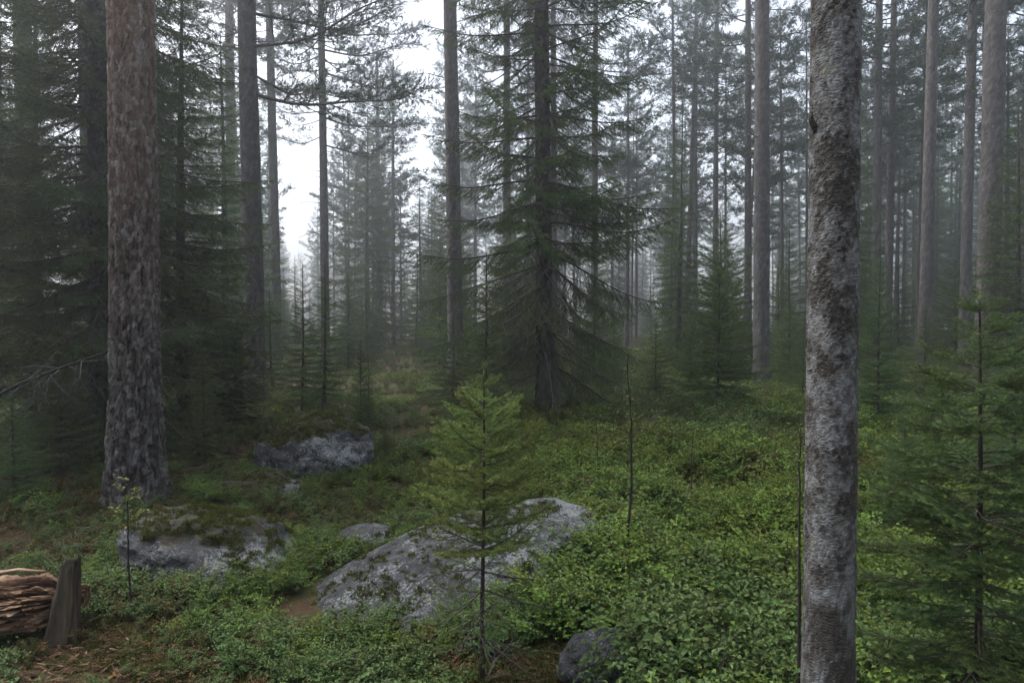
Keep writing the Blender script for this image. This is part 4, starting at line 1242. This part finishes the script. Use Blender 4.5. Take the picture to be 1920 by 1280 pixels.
def rotten_log():
    g = Geo(); Ln = 1.7; seg, n = 170, 190
    s = np.linspace(0, 1, n); th = np.arange(seg) / seg * 2 * math.pi
    TH, SS = np.meshgrid(th, s)
    cyl = np.stack([np.cos(TH) * 2.2, np.sin(TH) * 2.2, SS * 2.4], -1)
    layers = fbm(np.stack([np.cos(TH) * 5, np.sin(TH) * 5, SS * 6.5], -1), 5, 101, .6)
    terr = layers * 9; terr = (np.floor(terr) + sstep(.70, 1.0, terr - np.floor(terr))) / 9
    grain = fbm(np.stack([np.cos(TH) * 22, np.sin(TH) * 22, SS * 16], -1), 4, 107) - .5
    crack = np.exp(-(np.abs(fbm(np.stack([np.cos(TH) * 4.5, np.sin(TH) * 4.5, SS * 2.6], -1), 4, 103) - .5) / .03) ** 2)
    cross = np.exp(-(np.abs(fbm(np.stack([np.cos(TH) * 2, np.sin(TH) * 2, SS * 9], -1), 3, 109) - .5) / .02) ** 2)
    Rr = .165 * (1 + (fbm(cyl, 3, 105) - .5) * .5) + (terr - .5) * .17 + grain * .016 - crack * .045 - cross * .03
    Rr = Rr * (1 - .12 * SS) * (1 - sstep(.93, 1.02, SS + .10 * layers) * .55)
    V = np.stack([SS * Ln, np.cos(TH) * Rr, np.sin(TH) * Rr * .9], -1).reshape(-1, 3)
    i = np.arange(n - 1)[:, None] * seg; j = np.arange(seg)[None, :]; j2 = (j + 1) % seg
    q = np.stack([i + j, i + j2, i + seg + j2, i + seg + j], -1).reshape(-1, 4)
    e = (n - 1) * seg
    T = np.concatenate([q[:, [0, 1, 2]], q[:, [0, 2, 3]], [[e, e + c, e + c + 1] for c in range(1, seg - 1)], [[0, c + 1, c] for c in range(1, seg - 1)]])
    g.add(V, T, 0, np.clip(.5 + (terr.ravel() - .5) * 2.2 + grain.ravel() * .9 - crack.ravel() * .3, 0, 1))
    o = empty('rotten_log', (-2.55 - 1.55 * .93, 3.76 - .5, gh(-2.9, 3.3) + .21), 'crumbling reddish rotten log at the lower left edge', 'log', rz=R(17))
    child('trunk', g.mesh('log', [M_rotten], False), o)
    for k in range(8):          # loose splinters lifting off the log
        sp = Geo(); x0 = rng.uniform(.7, 1.12); a = rng.uniform(.3, 2.6); L = rng.uniform(.25, .45)
        p = np.array([x0, math.cos(a) * .17, math.sin(a) * .16])
        w = rng.uniform(.012, .03); t = .007
        pts = np.array([p + np.array([f * L, rng.normal(0, .004), .015 * math.sin(f * 3) + rng.normal(0, .003)]) for f in np.linspace(0, 1, 7)])
        ww = w * (1 - np.linspace(-.6, 1, 7) ** 2 * .8)
        VV = []
        for pt, wv in zip(pts, ww):
            for dy, dz in ((-1, 0), (1, 0), (1, 1), (-1, 1)): VV.append(pt + np.array([0, dy * wv, dz * t]))
        TT = []
        for r_ in range(6):
            for c in range(4):
                a_, b_ = r_ * 4 + c, r_ * 4 + (c + 1) % 4
                TT += [[a_, b_, b_ + 4], [a_, b_ + 4, a_ + 4]]
        TT += [[0, 2, 1], [0, 3, 2], [24, 25, 26], [24, 26, 27]]
        sp.add(VV, TT, 0, rng.uniform(.3, .9))
        child('splinter', sp.mesh('splinter', [M_rotten]), o)
rotten_log()

def stump_slab():
    x, y = X(104, 3.6), 3.6
    n, seg = 60, 36
    zs = np.linspace(-.1, 1, n); th = np.arange(seg) / seg * 2 * math.pi
    TH, ZZ = np.meshgrid(th, zs)
    c, s = np.cos(TH), np.sin(TH)
    w = .082 - .040 * np.clip(ZZ, 0, 1); d = .05 - .012 * np.clip(ZZ, 0, 1)
    grain = (fbm(np.stack([c * 9, s * 9, ZZ * 1.8], -1), 5, 121, .6) - .5)
    k = 1 + grain * .55
    vx = np.sign(c) * np.abs(c) ** .55 * w * k + .055 * ZZ; vy = np.sign(s) * np.abs(s) ** .55 * d * k
    top = 1 + (.05 * c + .40 * (fbm(np.stack([c * 4, s * 4, 0 * c], -1), 3, 125) - .5))
    vz = ZZ * .43 * top
    V = np.stack([vx, vy, vz], -1).reshape(-1, 3)
    i = np.arange(n - 1)[:, None] * seg; j = np.arange(seg)[None, :]; j2 = (j + 1) % seg
    q = np.stack([i + j, i + j2, i + seg + j2, i + seg + j], -1).reshape(-1, 4)
    e = (n - 1) * seg
    T = np.concatenate([q[:, [0, 1, 2]], q[:, [0, 2, 3]], [[e, e + cc, e + cc + 1] for cc in range(1, seg - 1)]])
    g = Geo(); g.add(V, T, 0, np.clip(.5 + grain.ravel() * 1.2, 0, 1))
    o = bpy.data.objects.new('stump', g.mesh('stump', [M_slab], False)); COL.objects.link(o)
    o.location = (x, y, gh(x, y)); o.rotation_euler = (0, 0, R(10))
    tag(o, 'upright broken grey stump slab leaning at the end of the rotten log', 'stump')
stump_slab()

def chips():
    g = []
    for k in range(3):
        q = Geo(); L = .07
        pts = [(-L / 2, -.012, 0), (L / 2, -.006, .004), (L / 2, .008, .006), (-L / 2, .012, .002), (-L / 2, -.010, .012), (L / 2, -.004, .010), (L / 2, .006, .012), (-L / 2, .010, .014)]
        pts = np.array(pts) * np.array([1, .6, .6]) + rng.normal(0, .003, (8, 3))
        q.add(pts, [[0, 2, 1], [0, 3, 2], [4, 5, 6], [4, 6, 7], [0, 1, 5], [0, 5, 4], [1, 2, 6], [1, 6, 5], [2, 3, 7], [2, 7, 6], [3, 0, 4], [3, 4, 7]], 0, rng.uniform(.3, .8))
        g.append(proto_obj('chip', q.mesh('chip', [M_rotten])))
    n = 1500
    x = rng.normal(X(165, 2.75), .20, n); y = rng.normal(2.78, .18, n)
    x[:350] = rng.normal(-2.4, .25, 350); y[:350] = rng.normal(3.3, .15, 350)
    z = ground_h(x, y) + rng.uniform(.0, .03, n)
    s = rng.uniform(.2, .7, n)
    gn_scatter('wood_chips', np.stack([x, y, z], -1), np.stack([rng.normal(0, .35, n), rng.normal(0, .35, n), rng.normal(.2, .6, n)], -1), np.stack([s, s, s], -1), rng.integers(0, 3, n), g,
               'scattered reddish chips of rotten wood on the ground by the log', 'wood chips')
chips()

# ------------------------------------------------------------------ thin leafy saplings
def sapling(name, label, pts, r0, leaves, leaf_len=.03, twigs=10, tip=.6, zmin=.35, mats=None):
    pts = np.array(pts, float); o = empty(name, Vector(pts[0]), label, 'sapling')
    q = pts - pts[0]
    s = np.linspace(0, 1, len(q)); ss = np.linspace(0, 1, 26)
    cur = np.stack([np.interp(ss, s, q[:, c]) for c in range(3)], -1)
    for _ in range(2): cur[1:-1] = (cur[:-2] + cur[1:-1] * 2 + cur[2:]) / 4
    cur[:, :2] += rng.normal(0, r0 * .35, (26, 2)) * ss[:, None]
    g = Geo(); tube(g, cur, r0 * (1 - .8 * ss) + .0008, 7, 0, .3)
    child('stem', g.mesh('stem', [M_darkstem], True), o)
    lg = Geo(); H = cur[-1][2]
    for t in range(twigs):
        f = zmin + (1 - zmin) * (t + rng.random()) / twigs
        p = np.array([np.interp(f, ss, cur[:, c]) for c in range(3)]); az = rng.uniform(0, 6.28)
        d = unit(np.array([math.cos(az), math.sin(az), rng.uniform(.2, .9)])); L = H * .16 * (1.15 - f) + .05
        tube(lg, [p, p + d * L * .6, p + d * L + np.array([0, 0, .1 * L])], [.0016, .001, .0006], 3, 0, .3)
        for j in range(leaves):
            u = .2 + .8 * (j + rng.random()) / leaves; sd = 1 if j % 2 else -1
            sv = unit(np.cross(d, [0, 0, 1.0])) * sd
            add_leaf(lg, p + d * L * u, d * .5 + sv + rng.normal(0, .2, 3), unit(np.array([0, 0, 1.0]) + rng.normal(0, .35, 3)), leaf_len * rng.uniform(.6, 1.1), leaf_len * .5, 1, tip * rng.uniform(.5, 1.3))
    child('foliage', lg.mesh('foliage', mats or [M_darkstem, M_rowan]), o)
D = 4.35
b = base(1170, D)
sapling('birch_sapling', 'thin curved leafy sapling stem right of the long boulder', [b, (X(1178, D), D, Zof(1020, D)), (X(1186, D), D, Zof(900, D)), (X(1183, D), D, Zof(780, D)), (X(1176, D), D, Zof(668, D))], .0115, 5, .03, 16, .45, .35)
D = 2.75; b = base(1506, D)
sapling('birch_sapling', 'very thin dark sapling stem just left of the birch trunk', [b, (X(1504, D), D, Zof(1100, D)), (X(1502, D), D, Zof(950, D)), (X(1502, D), D, Zof(800, D))], .0075, 4, .022, 9, .6, .6)
D = 3.9; b = base(240, D)
sapling('birch_sapling', 'thin sapling with yellowish leaves before the big reddish pine', [b, (X(234, D), D, Zof(1060, D)), (X(235, D), D, Zof(985, D)), (X(233, D), D, Zof(905, D))], .0065, 8, .034, 14, .9, .55)
D = 6.6; b = base(1120, D)
sapling('birch_sapling', 'short leafy sapling in the bilberry behind the long boulder', [b, (X(1122, D), D, Zof(860, D)), (X(1118, D), D, Zof(780, D))], .006, 6, .03, 10, .5, .3)
D = 5.6; b = base(1300, D)
sapling('birch_sapling', 'low leafy sapling in bilberry midway to the birch', [b, (X(1298, D), D, Zof(860, D)), (X(1302, D), D, Zof(800, D))], .005, 6, .028, 10, .5, .3)

# bare dead bough reaching down at the left edge
def fallen_bough():
    g = Geo()
    D = 6.0
    pts = np.array([(X(-60, D), D, Zof(770, D)), (X(40, D), D, Zof(716, D)), (X(120, D), D + .2, Zof(680, D)), (X(180, D), D + .5, Zof(650, D)), (X(215, D), D + .9, Zof(620, D))])
    o = empty('dead_branch', (X(-60, D), D, gh(X(-60, D), D)), 'bare dark dead branch slanting up from the left edge behind the pine', 'branch')
    off = np.array(o.location)
    first = pts[0] - np.array([.5, .1, pts[0][2] - off[2] + .05])
    pts = np.vstack([first, pts])
    s = np.linspace(0, 1, 30); q = np.linspace(0, 1, len(pts))
    cur = np.stack([np.interp(s, q, pts[:, c]) for c in range(3)], -1) - off
    for _ in range(3): cur[1:-1] = (cur[:-2] + cur[1:-1] * 2 + cur[2:]) / 4
    tube(g, cur, .017 * (1 - .75 * s) + .004, 9, 0, .3)
    child('limb', g.mesh('limb', [M_darkstem], True), o)
    tg = Geo()
    for k in range(26):
        f = rng.uniform(.35, 1); p = np.array([np.interp(f, s, cur[:, c]) for c in range(3)]); d = unit(rng.normal(0, 1, 3) + np.array([.3, 0, -.5])); L = rng.uniform(.15, .5)
        pm = p + d * L * .5; d2 = unit(d + rng.normal(0, .4, 3)); pe = pm + d2 * L * .5
        tube(tg, [p, pm, pe], [.005, .003, .001], 4, 0, .3)
        for j in range(4):
            d3 = unit(d2 + rng.normal(0, .7, 3)); tube(tg, [pm, pm + d3 * L * .4], [.002, .0007], 3, 0, .3)
    child('twig_spray', tg.mesh('twigs', [M_deadtwig]), o)
fallen_bough()

# ------------------------------------------------------------------ haze
def haze():
    x0, x1, y0, y1, z0, z1 = -190, 190, -190, 190, -2.2, 24.5
    bm = bmesh.new()
    vs_ = [bm.verts.new(p) for p in ((x0, y0, z0), (x1, y0, z0), (x1, y1, z0), (x0, y1, z0), (x0, y0, z1), (x1, y0, z1), (x1, y1, z1), (x0, y1, z1))]
    for f in ((0, 3, 2, 1), (4, 5, 6, 7), (0, 1, 5, 4), (1, 2, 6, 5), (2, 3, 7, 6), (3, 0, 4, 7)): bm.faces.new([vs_[i] for i in f])
    me = bpy.data.meshes.new('haze'); bm.to_mesh(me); bm.free()
    m, nt, out = new_mat('haze')
    v = nd(nt, 'ShaderNodeVolumePrincipled', {'Color': (.90, .95, 1.0, 1), 'Density': HAZE_DENSITY, 'Anisotropy': .75})
    nt.links.new(v.outputs[0], out.inputs['Volume'])
    me.materials.append(m)
    o = bpy.data.objects.new('haze', me); COL.objects.link(o)
    tag(o, 'pale mist hanging between the trees', 'haze', kind='stuff')
haze()
tot = {}
for o in scene.objects:
    if o.type == 'MESH': tot[o.data.name] = sum(max(0, p.loop_total - 2) for p in o.data.polygons) if len(o.data.polygons) < 50 else len(o.data.polygons)
print('objects', len(scene.objects), 'unique tris', sum(tot.values()))
